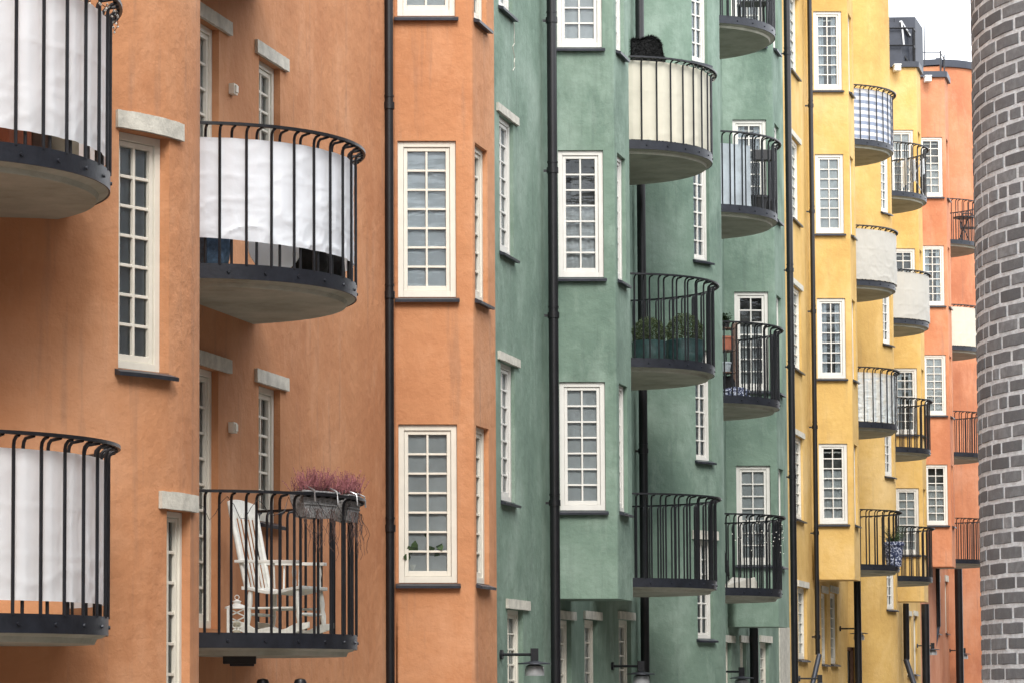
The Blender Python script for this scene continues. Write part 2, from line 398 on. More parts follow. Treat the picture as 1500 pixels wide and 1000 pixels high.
def window(B, path, u0, u1, z0, z1, rows=7, cols=2, rec=.045, sill=True, lintel=None, style='dark', fm='frame', name='window', top_only=False, detail=True):
    path.open.append((u0, u1, z0, z1))
    A = path.pt(u0, -rec, 0); Bp = path.pt(u1, -rec, 0)
    t = (Bp-A); w = t.length; t /= w; n = Vector((t.y, -t.x, 0))
    fr = lambda u, d, z: Vector((A.x, A.y, 0))+t*u+n*d+Vector((0, 0, z))
    mb = MB(); cw = min(.058, w*.11); g = .002
    a0, a1, b0, b1 = g, w-g, z0+g, z1-g
    mb.lbox(fr, a0, a0+cw, -.07, 0, b0, b1); mb.lbox(fr, a1-cw, a1, -.07, 0, b0, b1)
    mb.lbox(fr, a0+cw, a1-cw, -.07, 0, b1-cw, b1); mb.lbox(fr, a0+cw, a1-cw, -.07, 0, b0, b0+cw*1.15)
    c0, c1, d0, d1 = a0+cw, a1-cw, b0+cw*1.15, b1-cw; sw = min(.042, w*.08)
    e = .003
    mb.lbox(fr, c0+e, c0+sw, -.062, -.016, d0+e, d1-e); mb.lbox(fr, c1-sw, c1-e, -.062, -.016, d0+e, d1-e)
    mb.lbox(fr, c0+sw, c1-sw, -.062, -.016, d1-sw, d1-e); mb.lbox(fr, c0+sw, c1-sw, -.062, -.016, d0+e, d0+sw*1.3)
    p0, p1, q0, q1 = c0+sw, c1-sw, d0+sw*1.3, d1-sw; mw = .011
    for i in range(1, cols):
        x = p0+(p1-p0)*i/cols; mb.lbox(fr, x-mw, x+mw, -.056, -.022, q0, q1)
    for j in range(1, rows):
        z = q0+(q1-q0)*j/rows; mb.lbox(fr, p0, p1, -.055, -.024, z-mw, z+mw)
    o = mb.build(name, M[fm], B.o, bevel=.003 if detail else 0)
    g_ = MB(); g_.quad(fr(p0, -.046, q0), fr(p1, -.046, q0), fr(p1, -.046, q1), fr(p0, -.046, q1)); g_.build('pane', M['glass'], o)
    # room behind the glass, open to the window
    rm = MB(); dp = .55; x0, x1 = c0+.001, c1-.001
    rm.quad(fr(x0, -dp, d0), fr(x1, -dp, d0), fr(x1, -dp, d1), fr(x0, -dp, d1))
    rm.quad(fr(x0, -.071, d0), fr(x0, -dp, d0), fr(x0, -dp, d1), fr(x0, -.071, d1))
    rm.quad(fr(x1, -dp, d0), fr(x1, -.071, d0), fr(x1, -.071, d1), fr(x1, -dp, d1))
    rm.quad(fr(x0, -.071, d1), fr(x0, -dp, d1), fr(x1, -dp, d1), fr(x1, -.071, d1))
    rm.quad(fr(x0, -.071, d0), fr(x1, -.071, d0), fr(x1, -dp, d0), fr(x0, -dp, d0))
    rm.build('window_recess', M['room'], o)
    def drape(xa, xb, za, zb, mat, amp=.018, freq=60, d=-.092):
        k = MB(); n_ = max(6, int((xb-xa)/.012)); ph = random.random()*9
        P = [(xa+(xb-xa)*i/n_, d+amp*math.sin(freq*(xa+(xb-xa)*i/n_)+ph)) for i in range(n_+1)]
        for i in range(n_):
            k.quad(fr(P[i][0], P[i][1], za), fr(P[i+1][0], P[i+1][1], za), fr(P[i+1][0], P[i+1][1], zb), fr(P[i][0], P[i][1], zb))
        k.build('curtain', M[mat], o, smooth=True)
    if style == 'full': drape(p0, p1, q0, q1, 'curtain', .004, 30, d=-.067)
    elif style == 'blind': drape(p0, p1, q0, q1, 'blind', .003, 40, d=-.067)
    elif style == 'sides':
        drape(p0, p0+w*.2, q0, q1, 'curtain'); drape(p1-w*.16, p1, q0, q1, 'curtain')
    elif style == 'half': drape(p0, p1, q0, q0+(q1-q0)*random.uniform(.4, .7), 'blind', .01, 50)
    elif style == 'top': drape(p0, p1, q1-(q1-q0)*random.uniform(.15, .4), q1, 'curtain', .004, 30)
    if style in ('dark', 'half', 'sides', 'top', 'blind') and random.random() < .55:      # cafe rail near the head
        k = MB(); k.lbox(fr, p0, p1, -.105, -.10, q1-.075, q1-.05)
        for i in range(4):
            x = p0+(p1-p0)*(i+.5)/4; k.lbox(fr, x-.012, x+.012, -.10, -.095, q1-.085, q1-.05)
        k.build('curtain_rail', M['white_frame'], o)
    if sill:
        k = MB(); ov = .03; S = path.pt; bs = path.breaks(u0-ov, u1+ov)
        for i in range(len(bs)-1):
            p, q = bs[i], bs[i+1]
            k.hexa([S(p, .0015, z0-.045), S(q, .0015, z0-.045), S(q, .065, z0-.055), S(p, .065, z0-.055), S(p, .0015, z0-.004), S(q, .0015, z0-.004), S(q, .068, z0-.028), S(p, .068, z0-.028)])
        k.hexa([S(u0+.002, -.1, z0+.0015), S(u1-.002, -.1, z0+.0015), S(u1-.002, .003, z0+.001), S(u0+.002, .003, z0+.001), S(u0+.002, -.1, z0+.004), S(u1-.002, -.1, z0+.004), S(u1-.002, .003, z0+.003), S(u0+.002, .003, z0+.003)])
        k.build('sill', M['zinc'], o)
    if lintel:
        la, lb, lh = lintel; k = MB(); S = path.pt
        bs = path.breaks(u0-la, u1+lb)
        ns = []
        for i in range(len(bs)-1):
            m_ = max(1, int((bs[i+1]-bs[i])/.05)); ns += [bs[i]+(bs[i+1]-bs[i])*j/m_ for j in range(m_)]
        ns.append(bs[-1]); jt = [random.uniform(-.002, .002) for _ in ns]
        for i in range(len(ns)-1):
            p, q = ns[i], ns[i+1]; zb, zt = z1+.004, z1+lh
            k.hexa([S(p, .001, zb), S(q, .001, zb), S(q, .032+jt[i+1], zb+jt[i+1]), S(p, .032+jt[i], zb+jt[i]), S(p, .001, zt), S(q, .001, zt), S(q, .030+jt[i+1], zt-jt[i]), S(p, .030+jt[i], zt-jt[i])])
        k.build('lintel', M['lintel'], o, smooth=True)
    return o, fr, (p0, p1, q0, q1)

def finish_path(B, path, z0, z1, name, capz=None, under=None, corners=None, back=.1):
    mb = path.mesh(z0, z1, back=back)
    if corners:
        for z, up in ((z0, False), (z1, True)):
            ps = [Vector((c.x, c.y, z)) for c in corners]
            mb.poly(ps if up else ps[::-1])
    return mb.build(name, B.mat, B.o, smooth=True)

# ---------------------------------------------------------------- balcony
def ring_pt(c, r, psi, z):
    return Vector((c[0]+r*(-TX*math.cos(psi)+NX*math.sin(psi)), c[1]+r*(-TY*math.cos(psi)+NY*math.sin(psi)), z))
def balcony(B, Y, zb, R=1.4, avoid=None, detail=True, a=.0, bb=math.pi, dX=0):
    """zb: underside of the steel band. Returns info used to hang things on it"""
    c = (LX(Y)+dX, Y); bh = .12; n = 56
    P = lambda r, i, z: ring_pt(c, r, a+(bb-a)*i/n, z)
    slab = MB()
    prof = [(R-.012, zb+.10), (R-.012, zb+.004), (R-.04, zb-.012), (R-.075, zb-.02), (R-.09, zb-.055)]
    for j in range(len(prof)-1):
        for i in range(n):
            r0, z0 = prof[j]; r1, z1 = prof[j+1]
            slab.quad(P(r1, i, z1), P(r1, i+1, z1), P(r0, i+1, z0), P(r0, i, z0))
    slab.poly([P(R-.09, i, zb-.055) for i in range(n, -1, -1)])
    slab.poly([P(R-.012, i, zb+.10) for i in range(n+1)])
    so = slab.build('balcony', M['concrete'], B.o, smooth=True)
    bd = MB()
    for i in range(n):
        o0, o1 = P(R, i, zb), P(R, i+1, zb); i0, i1 = P(R-.01, i, zb), P(R-.01, i+1, zb)
        h = Vector((0, 0, bh))
        bd.quad(o0, o1, o1+h, o0+h); bd.quad(i1, i0, i0+h, i1+h); bd.quad(o0+h, o1+h, i1+h, i0+h); bd.quad(i0, i1, o1, o0)
    k = 14
    for i in range(k):
        ps = a+(bb-a)*(i+.5)/k; v = ring_pt(c, R, ps, zb+.055); w = ring_pt(c, R+.012, ps, zb+.055)
        bd.tube([v, w], [.014, .011], 8)
    bd.build('steel_band', M['band'], so, smooth=True)
    rl = MB(); zr = zb+1.235; RR = R+.075
    m = n*2
    Q = lambda r, i, z: ring_pt(c, r, a+(bb-a)*i/m, z)
    for i in range(m):
        A, B2, C_, D = Q(RR, i, zr-.022), Q(RR, i+1, zr-.022), Q(RR, i+1, zr), Q(RR, i, zr)
        E_, F_, G, H = Q(RR-.04, i, zr-.022), Q(RR-.04, i+1, zr-.022), Q(RR-.04, i+1, zr), Q(RR-.04, i, zr)
        rl.quad(A, B2, C_, D); rl.quad(F_, E_, H, G); rl.quad(D, C_, G, H); rl.quad(E_, F_, B2, A)
    nb = int(R*(bb-a)/.112); br = .0116
    for i in range(nb+1):
        ps = a+(bb-a)*(i+.5)/(nb+1); off = -.004 if i % 2 == 0 else -.052
        r = R+off
        if avoid:
            q = ring_pt(c, r, ps, 0)
            if math.hypot(q.x-avoid[0], q.y-avoid[1]) < avoid[2]+.02: continue
        pts = [ring_pt(c, r, ps, zb+.11), ring_pt(c, r, ps, zr-.085), ring_pt(c, r+.006, ps, zr-.055), ring_pt(c, r+.025, ps, zr-.034), ring_pt(c, RR-.02, ps, zr-.024)]
        rl.tube(pts, br, 8, cap=False)
    rl.build('railing', M['metal'], so, smooth=True)
    return dict(c=c, R=R, zb=zb, zf=zb+.10, zr=zr, o=so)
def screen(bal, mat, label, p0, p1, zlo, zhi, group=None, name='balcony_screen', sag=0, cat='privacy screen', wr=.006, lowf=None, rad=-.028, we=.010, eyelets=False):
    c, R = bal['c'], bal['R']; mb = MB(); n = max(40, int(320*(p1-p0)/math.pi)); m = 48
    sd = random.random()*50; nbar = int(R*math.pi/.112)
    G = []
    for i in range(n+1):
        row = []
        ps = p0+(p1-p0)*i/n
        lo = lowf(i/n) if lowf else 0
        for j in range(m+1):
            t = j/m
            z = bal['zb']+zlo+lo+(zhi-zlo-lo)*t
            q = Vector((ps*5+sd, t*3.0, sd)); low = 1+2.2*(1-t)**3
            ww = noise.noise(q)*wr*.8
            q2 = Vector((ps*4-t*2.5+sd, t*4+ps*1.5, sd+3)); ww += (1-abs(noise.noise(q2))*2.2)**3*wr*.36*low
            q3 = Vector((ps*9+t*3+sd, t*7-ps*3, sd+7)); ww += (1-abs(noise.noise(q3))*2.5)**3*wr*.20*low
            for cz in (.30, .62):                       # fold lines from packing
                ww += .0035*max(0, 1-abs(t-cz)/.02)
            tri = abs(((ps/math.pi*(nbar+1)-.5) % 2)-1)*2-1
            ww -= we*tri                                # cloth laced between the bars
            edge = sag*(.5+.5*math.cos(ps*R/.224*2*math.pi))*(t**6) if sag else 0
            row.append(ring_pt(c, R+rad+ww, ps, z-edge))
        G.append(row)
    for i in range(n):
        for j in range(m): mb.quad(G[i][j], G[i+1][j], G[i+1][j+1], G[i][j+1])
    o = mb.build(name, M[mat], None, smooth=True)
    if eyelets:                                          # ties through eyelets along both hems
        for i in range(0, nbar+1, 2):
            ps = math.pi*(i+.5)/(nbar+1)
            if p0+.04 < ps < p1-.04:
                for z in (bal['zb']+zhi-.035, bal['zb']+zlo+(lowf((ps-p0)/(p1-p0)) if lowf else 0)+.035):
                    ey = MB()
                    for dx in (-.022, .022):
                        ey.tube([ring_pt(c, R+rad-.004, ps+dx/R, z), ring_pt(c, R+.016, ps+dx*.4/R, z+.004)], .0028, 5)
                    ey.tube([ring_pt(c, R+.013, ps-.012/R, z+.004), ring_pt(c, R+.013, ps+.012/R, z+.004)], .0035, 5)
                    ey.build('tie', M['frame'], o)
    return tag(o, label, cat, group)

# ---------------------------------------------------------------- pipes, lamps
def downpipe(B, X, Y, z0, z1, r, collars=()):
    mb = MB(); mb.tube([(X, Y, z0), (X, Y, z1)], r, 20)
    for z in collars:
        mb.tube([(X, Y, z-.035), (X, Y, z+.035)], r+.012, 20); mb.box((X-.05, Y+.03, z), (.12, .02, .03))
        mb.tube([(X, Y, z+.09), (X, Y, z+.11)], r+.006, 20)
    return mb.build('downpipe', M['pipe'], B.o, smooth=True)
def lamp(px, py, label, arm=.40):
    # find the wall point on the facade line
    r = ratio(px, py); Y = 8.6/(SL-r); X = LX(Y)
    return lamp_at(X, Y, zz(py, Y), label, arm)
def lamp_at(X, Y, Z, label, arm=.4, d=Vector((NX, NY, 0))):
    t = thing('wall_lamp', (X, Y, Z-.15), label, 'lamp', 'lamps on arms along the ground floor')
    W = Vector((X, Y, Z)); a = MB()
    a.tube([W, W+d*.03], .055, 16); a.tube([W+d*.03, W+d*arm], .017, 10); a.box(W+d*(arm+.0)+Vector((0, 0, .0)), (.085, .085, .14))
    a.build('lamp_arm', M['metal'], t, smooth=True)
    s = MB(); s.lathe(W+d*arm+Vector((0, 0, -.10)), [(.04, .03), (.055, .022), (.19, .0), (.192, -.012), (.05, -.006)], 28); s.build('lamp_shade', M['zinc'], t, smooth=True)
    g = MB(); g.lathe(W+d*arm+Vector((0, 0, -.112)), [(.05, 0), (.10, -.02), (.112, -.07), (.112, -.13), (.0, -.132)], 24); g.build('lamp_globe', M['globe'], t, smooth=True)
    return t
M['globe'] = simple('grey_globe', (.34, .35, .36), .3, var=.2)

# ================================================================ BUILDINGS
FH = 2.9
def Yline(px, py=500): return 8.6/(SL-ratio(px, py))
# ------------------------------------------------ orange
OB = Building('apartment_building', 'orange plastered apartment block nearest on the left, with rounded balconies and black downpipes', M['orange'], 25)
fo = facade(8, 34.2, [(22.0, .37)])
arc = fo.p[1]
# window pair on the curved wall
ua, ub = fo.u_px(172, 400, arc[1], arc[2]), fo.u_px(247, 400, arc[1], arc[2])
Yw = fo.pt(ub, 0, 0).y
zb = zz(545, Yw-.1)
window(OB, fo, ua, ub, zb, zb+1.66, 7, 2, .075, lintel=(.03, .17, .125), style='full')
ua, ub = fo.u_px(244, 850, arc[1], arc[2]), fo.u_px(278, 850, arc[1], arc[2])
z1 = zz(750, fo.pt(ub, 0, 0).y)
window(OB, fo, ua, ub, z1-1.66, z1, 7, 2, .06, lintel=(.10, .12, .125), style='full')
# flat part: balcony doors and narrow windows
def uL(path, Y): 
    last = path.p[-1]; return last[1]+(Y-last[3].y)*K
def u_of_Y(path, Y):
    for q in path.p:
        if q[0] == 'line':
            y0, y1 = q[3].y, q[3].y+q[4].y*(q[2]-q[1])
            if y0-1e-6 <= Y <= y1+1e-6: return q[1]+(Y-y0)*K
    # inside a curved stretch: the point of the path on the same sight line
    r = LX(Y)/Y; best = None
    for i in range(4000):
        u = path.L*i/4000; p = path.pt(u, 0, 0)
        if abs(p.x/p.y-r) < 4e-5 and (best is None or p.y < best[1]-.02): best = (u, p.y)
    return best[0] if best else path.L
Yd1, Yd0 = Yline(320), Yline(320)-.88
Yn0, Yn1 = Yline(379), Yline(410.5)
zfB = [CZ+.33+.12, CZ+3.23+.12, CZ+6.13+.12]
ztd = zz(541, Yline(313))
for k in range(3):
    window(OB, fo, u_of_Y(fo, Yd0), u_of_Y(fo, Yd1), zfB[k]+.06, ztd+FH*k, 9, 2, .06, sill=False, lintel=(.08, .28, .12), style='blind', name='balcony_door')
    z0 = zz(765, Yline(395)); zt = zz(566, Yline(395))
    window(OB, fo, u_of_Y(fo, Yn0), u_of_Y(fo, Yn1), z0+FH*k, zt+FH*k, 6, 2, .06, lintel=(.12, .18, .12), style='blind')
# small wall sockets between door and window
for k in range(2):
    Y = Yline(337); z = zz(626, Y)+FH*k; mb = MB(); fr = lambda u, d, zq: Vector((LX(Y), Y, 0))+Vector((TX, TY, 0))*u+Vector((NX, NY, 0))*d+Vector((0, 0, zq))
    mb.lbox(fr, -.05, .05, .001, .05, z-.045, z+.045); mb.lbox(fr, -.03, .03, .05, .065, z-.03, z+.03)
    mb.build('wall_socket', M['frame'], OB.o, bevel=.002)
finish_path(OB, fo, 0, 19, 'wall')
bo, cor = bay_path(31.06, .80, .95)
u0, u1 = bo.u_px(582, 500, 0, .8), bo.u_px(667.5, 500, 0, .8)
ztop = [CZ+1.08+FH*k for k in range(4)]
sty = ['half', 'full', 'dark', 'full']
sideu = (bo.p[2][1]+.055, bo.p[2][1]+.60)
for k in range(4):
    window(OB, bo, u0, u1, ztop[k], ztop[k]+1.61, 7, 2, .03, style=['blind', 'full', 'blind', 'full'][k])
    window(OB, bo, sideu[0], sideu[1], ztop[k], ztop[k]+1.61, 7, 2, .05, style='full')
finish_path(OB, bo, CZ-.02, 19, 'bay', corners=cor)
downpipe(OB, ratio(570.5, 500)*30.72, 30.72, .1, 19, .046, [zz(155, 30.7), zz(432, 30.7), zz(773, 30.7)])
balO = [balcony(OB, 19.9, CZ+.35+FH*k, avoid=tuple(fo.p[1][3])+(1.45,), dX=-.17) for k in range(3)]
balB = [balcony(OB, 25.4, CZ+.33+FH*k, dX=-.15) for k in range(3)]

# ------------------------------------------------ green
GB = Building('apartment_building', 'sea green plastered apartment block in the middle with two bays and rounded balconies', M['green'], 45)
fg = facade(34.2, 57.75, [(45.0, .50)])
Ya, Yb = Yline(733), Yline(753.5)
z0, zt = zz(734, Yline(742)), zz(534, Yline(750))
for k in range(3):
    window(GB, fg, u_of_Y(fg, Ya), u_of_Y(fg, Yb), z0+FH*k, z0+1.62+FH*k, 7, 2, .045, lintel=(.15, .20, .10), style='full', fm='white_frame')
Ya, Yb = Yline(741), Yline(764)
z1 = zz(892, Yline(752))
window(GB, fg, u_of_Y(fg, Ya), u_of_Y(fg, Yb), z1-1.5, z1, 7, 2, .06, lintel=(.08, .28, .115), style='full')
# ground floor windows under the first bay
for a, b in ((812, 834), (853, 872), (903, 921)):
    z1 = zz(908, Yline(b))
    window(GB, fg, u_of_Y(fg, Yline(a)), u_of_Y(fg, Yline(b)), z1-1.6, z1, 7, 2, .06, lintel=(.06, .2, .11), style='full')
# curved wall windows
arcg = fg.p[1]
ua, ub = fg.u_px(1017.5, 500, arcg[1], arcg[2]), fg.u_px(1040.5, 500, arcg[1], arcg[2])
Yc = fg.pt(ub, 0, 0).y
for k in range(4):
    z0 = (zz(675, Yc)+FH*(k-1)) if k else zz(935, Yc)
    window(GB, fg, ua, ub, z0, z0+(1.6 if k else 1.42), 7 if k else 6, 2, .045, lintel=(.1, .15, .13) if k == 0 else None, style='full', fm='white_frame')
# ground floor windows beneath the second bay
for a, b in ((1056, 1066), (1079, 1088), (1108, 1121)):
    z1 = zz(941, Yline(b)); window(GB, fg, u_of_Y(fg, Yline(a)), u_of_Y(fg, Yline(b)), z1-1.5, z1, 7, 2, .06, lintel=(.06, .3, .12), style='full')
finish_path(GB, fg, 0, 19.5, 'wall')
b1, cor = bay_path(38.0, .83, .95)
u0, u1 = b1.u_px(818, 500, 0, .83), b1.u_px(884.5, 500, 0, .83)
su = (b1.p[2][1]+.12, b1.p[2][1]+.66)
for k in range(4):
    z0 = CZ+2.22+FH*k
    window(GB, b1, u0, u1, z0, z0+1.60, 7, 2, .03, style=['blind', 'half', 'blind', 'sides'][k], fm='white_frame')
    window(GB, b1, su[0], su[1], z0, z0+1.60, 7, 2, .05, style='full', fm='white_frame')
finish_path(GB, b1, zz(876, 38.0), 19.5, 'bay', corners=cor)
b2, cor = bay_path(50.9, .85, .95)
u0, u1 = b2.u_px(1075.5, 500, 0, .83), b2.u_px(1126, 500, 0, .83)
su = (b2.p[2][1]+.12, b2.p[2][1]+.66)
for k in range(4):
    z0 = CZ+2.07+FH*k
    window(GB, b2, u0, u1, z0, z0+1.65, 7, 2, .04, style=['blind', 'half', 'sides', 'blind'][k], fm='white_frame')
    window(GB, b2, su[0], su[1], z0, z0+1.62, 7, 2, .05, style='full', fm='white_frame')
finish_path(GB, b2, zz(917, 50.9), 19.5, 'bay', corners=cor)
downpipe(GB, ratio(811, 500)*37.6, 37.6, .1, 19.5, .061, [zz(30, 37.6), zz(250, 37.6), zz(462, 37.6), zz(736, 37.6)])
downpipe(GB, ratio(941, 500)*43.3, 43.3, .1, 19.5, .062, [zz(660, 43.3)])
downpipe(GB, ratio(1104, 900)*52.9, 52.9, .3, zz(914, 52.9), .075)
mb = MB(); fr_ = lambda u, d, z: Vector((LX(57.0)+TX*u+NX*d, 57.0+TY*u+NY*d, z)); mb.lbox(fr_, -.6, .7, .001, .02, .2, zz(918, 57.3)); mb.build('corner_strip', M['lintel'], GB.o)
downpipe(GB, ratio(1158.5, 500)*56.6, 56.6, .3, 19.5, .062, [zz(85, 57), zz(400, 57), zz(540, 57), zz(700, 57)])
# hairline repair crack on the green plaster
mb = MB(); rnd = random.Random(5); Yk = Yline(752, 60); pts = []
for k in range(12):
    zk = zz(28+7*k, Yk); pts.append(Vector((LX(Yk), Yk, zk))+Vector((TX, TY, 0))*rnd.uniform(-.05, .05)*(1+.3*k/12)+Vector((NX, NY, 0))*.002)
mb.tube(pts, .006, 5); mb.build('plaster_crack', M['lintel'], GB.o)
balG = [balcony(GB, 41.7, CZ+1.35+FH*k) for k in range(3)]
balH = [balcony(GB, 47.5, CZ+1.42+FH*k) for k in range(4)]

# ------------------------------------------------ yellow
YB = Building('apartment_building', 'yellow ochre plastered apartment block beyond the green one, with a dark metal attic box', M['yellow'], 68)
fy = facade(57.75, 69.6, [(67.6, .55)])
for a, b, z0, z1, kk in ((1162, 1173, 760, 642, 4),):
    for k in range(kk):
        zb = zz(760, Yline(1168))+FH*k
        window(YB, fy, u_of_Y(fy, Yline(1161.5)), u_of_Y(fy, Yline(1174)), zb, zb+1.6, 7, 2, .045, lintel=(.1, .15, .11), style='full')
z1 = zz(860, Yline(1172)); window(YB, fy, u_of_Y(fy, Yline(1164)), u_of_Y(fy, Yline(1177)), zz(965, Yline(1172)), z1, 6, 2, .06, lintel=(.05, .2, .12), style='full')
for a, b in ((1198, 1206), (1211, 1221)):
    window(YB, fy, u_of_Y(fy, Yline(a)), u_of_Y(fy, Yline(b)), zz(972, Yline(b)), zz(869, Yline(b)), 6, 2, .05, lintel=(.05, .1, .14), style='full')
window(YB, fy, u_of_Y(fy, Yline(1235)), u_of_Y(fy, Yline(1246.5)), 0.75, zz(948, Yline(1246)), 2, 1, .1, sill=False, style='blind', name='entrance_door', fm='wood')
arcy = fy.p[1]
ua, ub = fy.u_px(1290.5, 300, arcy[1], arcy[2]), fy.u_px(1303.5, 300, arcy[1], arcy[2])
Yc = fy.pt(ub, 0, 0).y
for k in range(4):
    z0 = zz(892, Yc)+FH*k-(.0 if k else 0)
    window(YB, fy, ua, ub, z0, z0+1.55, 7, 2, .045, style='full', fm='white_frame')
finish_path(YB, fy, 0, 20.5, 'wall')
fy2 = facade(69.6, 80.9, [])
for a, b in ((1322, 1328), (1332, 1337)):
    z1 = zz(902, Yline(b)); window(YB, fy2, u_of_Y(fy2, Yline(a)), u_of_Y(fy2, Yline(b)), z1-1.5, z1, 7, 2, .05, lintel=(.06, .1, .13), style='full', detail=False)
finish_path(YB, fy2, 0, CZ+15.05, 'wall')
b3, cor = bay_path(60.9, .84, .95)
u0, u1 = b3.u_px(1197, 500, 0, .83), b3.u_px(1238.8, 500, 0, .83)
su = (b3.p[2][1]+.12, b3.p[2][1]+.66)
for k in range(4):
    z0 = CZ+3.29+FH*k
    window(YB, b3, u0, u1, z0, z0+1.60, 7, 2, .03, style=['half', 'sides', 'blind', 'sides'][k], fm='white_frame')
    window(YB, b3, su[0], su[1], z0, z0+1.60, 7, 2, .05, style='full', fm='white_frame')
finish_path(YB, b3, zz(848, 60.9), 20.5, 'bay', corners=cor)
b4, cor = bay_path(73.8, .86, .95)
u0, u1 = b4.u_px(1308, 500, 0, .86), b4.u_px(1342, 500, 0, .86)
su = (b4.p[2][1]+.12, b4.p[2][1]+.66)
for k in range(4):
    z0 = CZ+3.25+FH*k
    window(YB, b4, u0, u1, z0, z0+1.60, 7, 2, .03, style=['blind', 'sides', 'half', 'blind'][k], fm='white_frame')
    window(YB, b4, su[0], su[1], z0, z0+1.60, 7, 2, .05, style='full', fm='white_frame')
finish_path(YB, b4, zz(880, 73.8), CZ+15.08, 'bay', corners=cor)
downpipe(YB, ratio(1192, 500)*60.5, 60.5, zz(958, 60.5), 20.5, .046, [zz(155, 60.5), zz(310, 60.5), zz(456, 60.5), zz(625, 60.5), zz(780, 60.5), zz(932, 60.5)])
def spout(B, px0, py0, px1, py1, Y, r=.05):
    mb = MB(); mb.tube([(ratio(px0, py0)*Y, Y, zz(py0, Y)), (ratio(px1, py1)*Y, Y-.25, zz(py1, Y))], r, 12); mb.build('downspout', M['ledge'], B.o, smooth=True)
spout(YB, 1200, 958, 1186, 1006, 60.45)
downpipe(YB, ratio(1257, 950)*64.2, 64.2, .3, zz(848, 64.2), .075)
downpipe(YB, ratio(1327.5, 920)*76.4, 76.4, zz(965, 76.4), zz(883, 76.4), .075)
spout(YB, 1327, 965, 1338, 1008, 76.4, .07)
downpipe(YB, ratio(1356, 940)*78.4, 78.4, .3, zz(884, 78.4), .10)
balY = [balcony(YB, 63.6, CZ+2.43+FH*k) for k in range(4)]
balZ = [balcony(YB, 70.2, CZ+2.44+FH*k) for k in range(4)]

# ------------------------------------------------ red
RB = Building('apartment_building', 'salmon red plastered apartment block at the far end beside the sky', M['red'], 85)
frd = facade(80.9, 88.4, []); frd2 = facade(88.4, 97, [(90.0, .45)])
for a, b in ((1366, 1370), (1378.5, 1382.5)):
    window(RB, frd, u_of_Y(frd, Yline(a)), u_of_Y(frd, Yline(b)), zz(927, Yline(b)), zz(852, Yline(b)), 7, 2, .05, lintel=(.06, .1, .18), style='full', detail=False)
RT = zz(101, 88.9)
b5, cor = bay_path(80.75, .88, .95)
u0, u1 = b5.u_px(1351, 500, 0, .86), b5.u_px(1384.5, 500, 0, .86)
su = (b5.p[2][1]+.10, b5.p[2][1]+.66)
for k in range(4):
    z0 = CZ+4.33+FH*k
    window(RB, b5, u0, u1, z0, z0+1.60, 7, 2, .03, style=['half', 'blind', 'sides', 'half'][k], fm='white_frame')
    window(RB, b5, su[0], su[1], z0, z0+1.60, 7, 2, .05, style='full', fm='white_frame')
ZR = zz(114, 80.75)
finish_path(RB, b5, zz(829, 80.75), ZR, 'bay', corners=cor)
finish_path(RB, frd, 0, ZR, 'wall'); finish_path(RB, frd2, 0, RT, 'wall')
downpipe(RB, ratio(1373, 880)*85.2, 85.2, zz(917, 85.2), zz(832, 85.2), .085)
spout(RB, 1374, 917, 1363, 965, 85.2, .06)
downpipe(RB, ratio(1404.5, 880)*87.2, 87.2, .3, zz(832, 87.2), .11)
balR = [balcony(RB, 84.4, CZ+3.42+FH*k) for k in range(4)]

# ---- bodies of the blocks behind the facades, roofs
def body(B, Ya, Yb, ztop, name='roof', mat='ledge', depth=9, front=-.85, zlow=0):
    mb = MB(); q = lambda Y, d, z: Vector((LX(Y)+NX*d, Y+NY*d, z))
    mb.hexa([q(Ya, front, zlow), q(Yb, front, zlow), q(Yb, front-depth, zlow), q(Ya, front-depth, zlow), q(Ya, front, ztop), q(Yb, front, ztop), q(Yb, front-depth, ztop), q(Ya, front-depth, ztop)])
    return mb.build(name, M[mat] if isinstance(mat, str) else mat, B.o)
def roofcap(B, Ya, Yb, z):
    mb = MB(); q = lambda Y, d, zq: Vector((LX(Y)+NX*d, Y+NY*d, zq))
    mb.hexa([q(Ya, .06, z+.003), q(Yb, .06, z+.003), q(Yb, -9.9, z+.003), q(Ya, -9.9, z+.003), q(Ya, .06, z+.10), q(Yb, .06, z+.10), q(Yb, -9.9, z+.10), q(Ya, -9.9, z+.10)])
    mb.build('roof', M['ledge'], B.o)
body(OB, 8, 34.15, 18.9, 'rear_block', OB.mat); roofcap(OB, 8, 34.15, 19.0)
body(GB, 34.25, 57.7, 19.4, 'rear_block', GB.mat); roofcap(GB, 34.25, 57.7, 19.5)
body(YB, 57.8, 69.55, 20.4, 'rear_block', YB.mat); roofcap(YB, 57.8, 69.55, 20.5)
body(YB, 69.65, 80.85, CZ+14.9, 'rear_block', YB.mat); roofcap(YB, 69.65, 80.85, CZ+15.05)
body(RB, 80.95, 88.35, ZR-.1, 'rear_block', RB.mat); roofcap(RB, 80.95, 88.35, ZR); body(RB, 88.42, 97, RT-.02, 'upper_storey', RB.mat, front=-.004)
def path_cap(B, path, z, over=.07, h=.09, name='roof_edge', inner=9.5):
    """sheet metal capping that follows a path"""
    mb = MB(); us = path.breaks(0, path.L)
    for i in range(len(us)-1):
        a, b = us[i], us[i+1]; S = path.pt
        mb.hexa([S(a, -.10, z+.004), S(b, -.10, z+.004), S(b, over, z+.004), S(a, over, z+.004), S(a, -.10, z+h), S(b, -.10, z+h), S(b, over, z+h), S(a, over, z+h)])
    return mb.build(name, M['ledge'], B.o, smooth=True)
path_cap(RB, frd2, RT, h=.22); path_cap(RB, b5, ZR, h=.16); path_cap(YB, b4, CZ+15.08, h=.14)
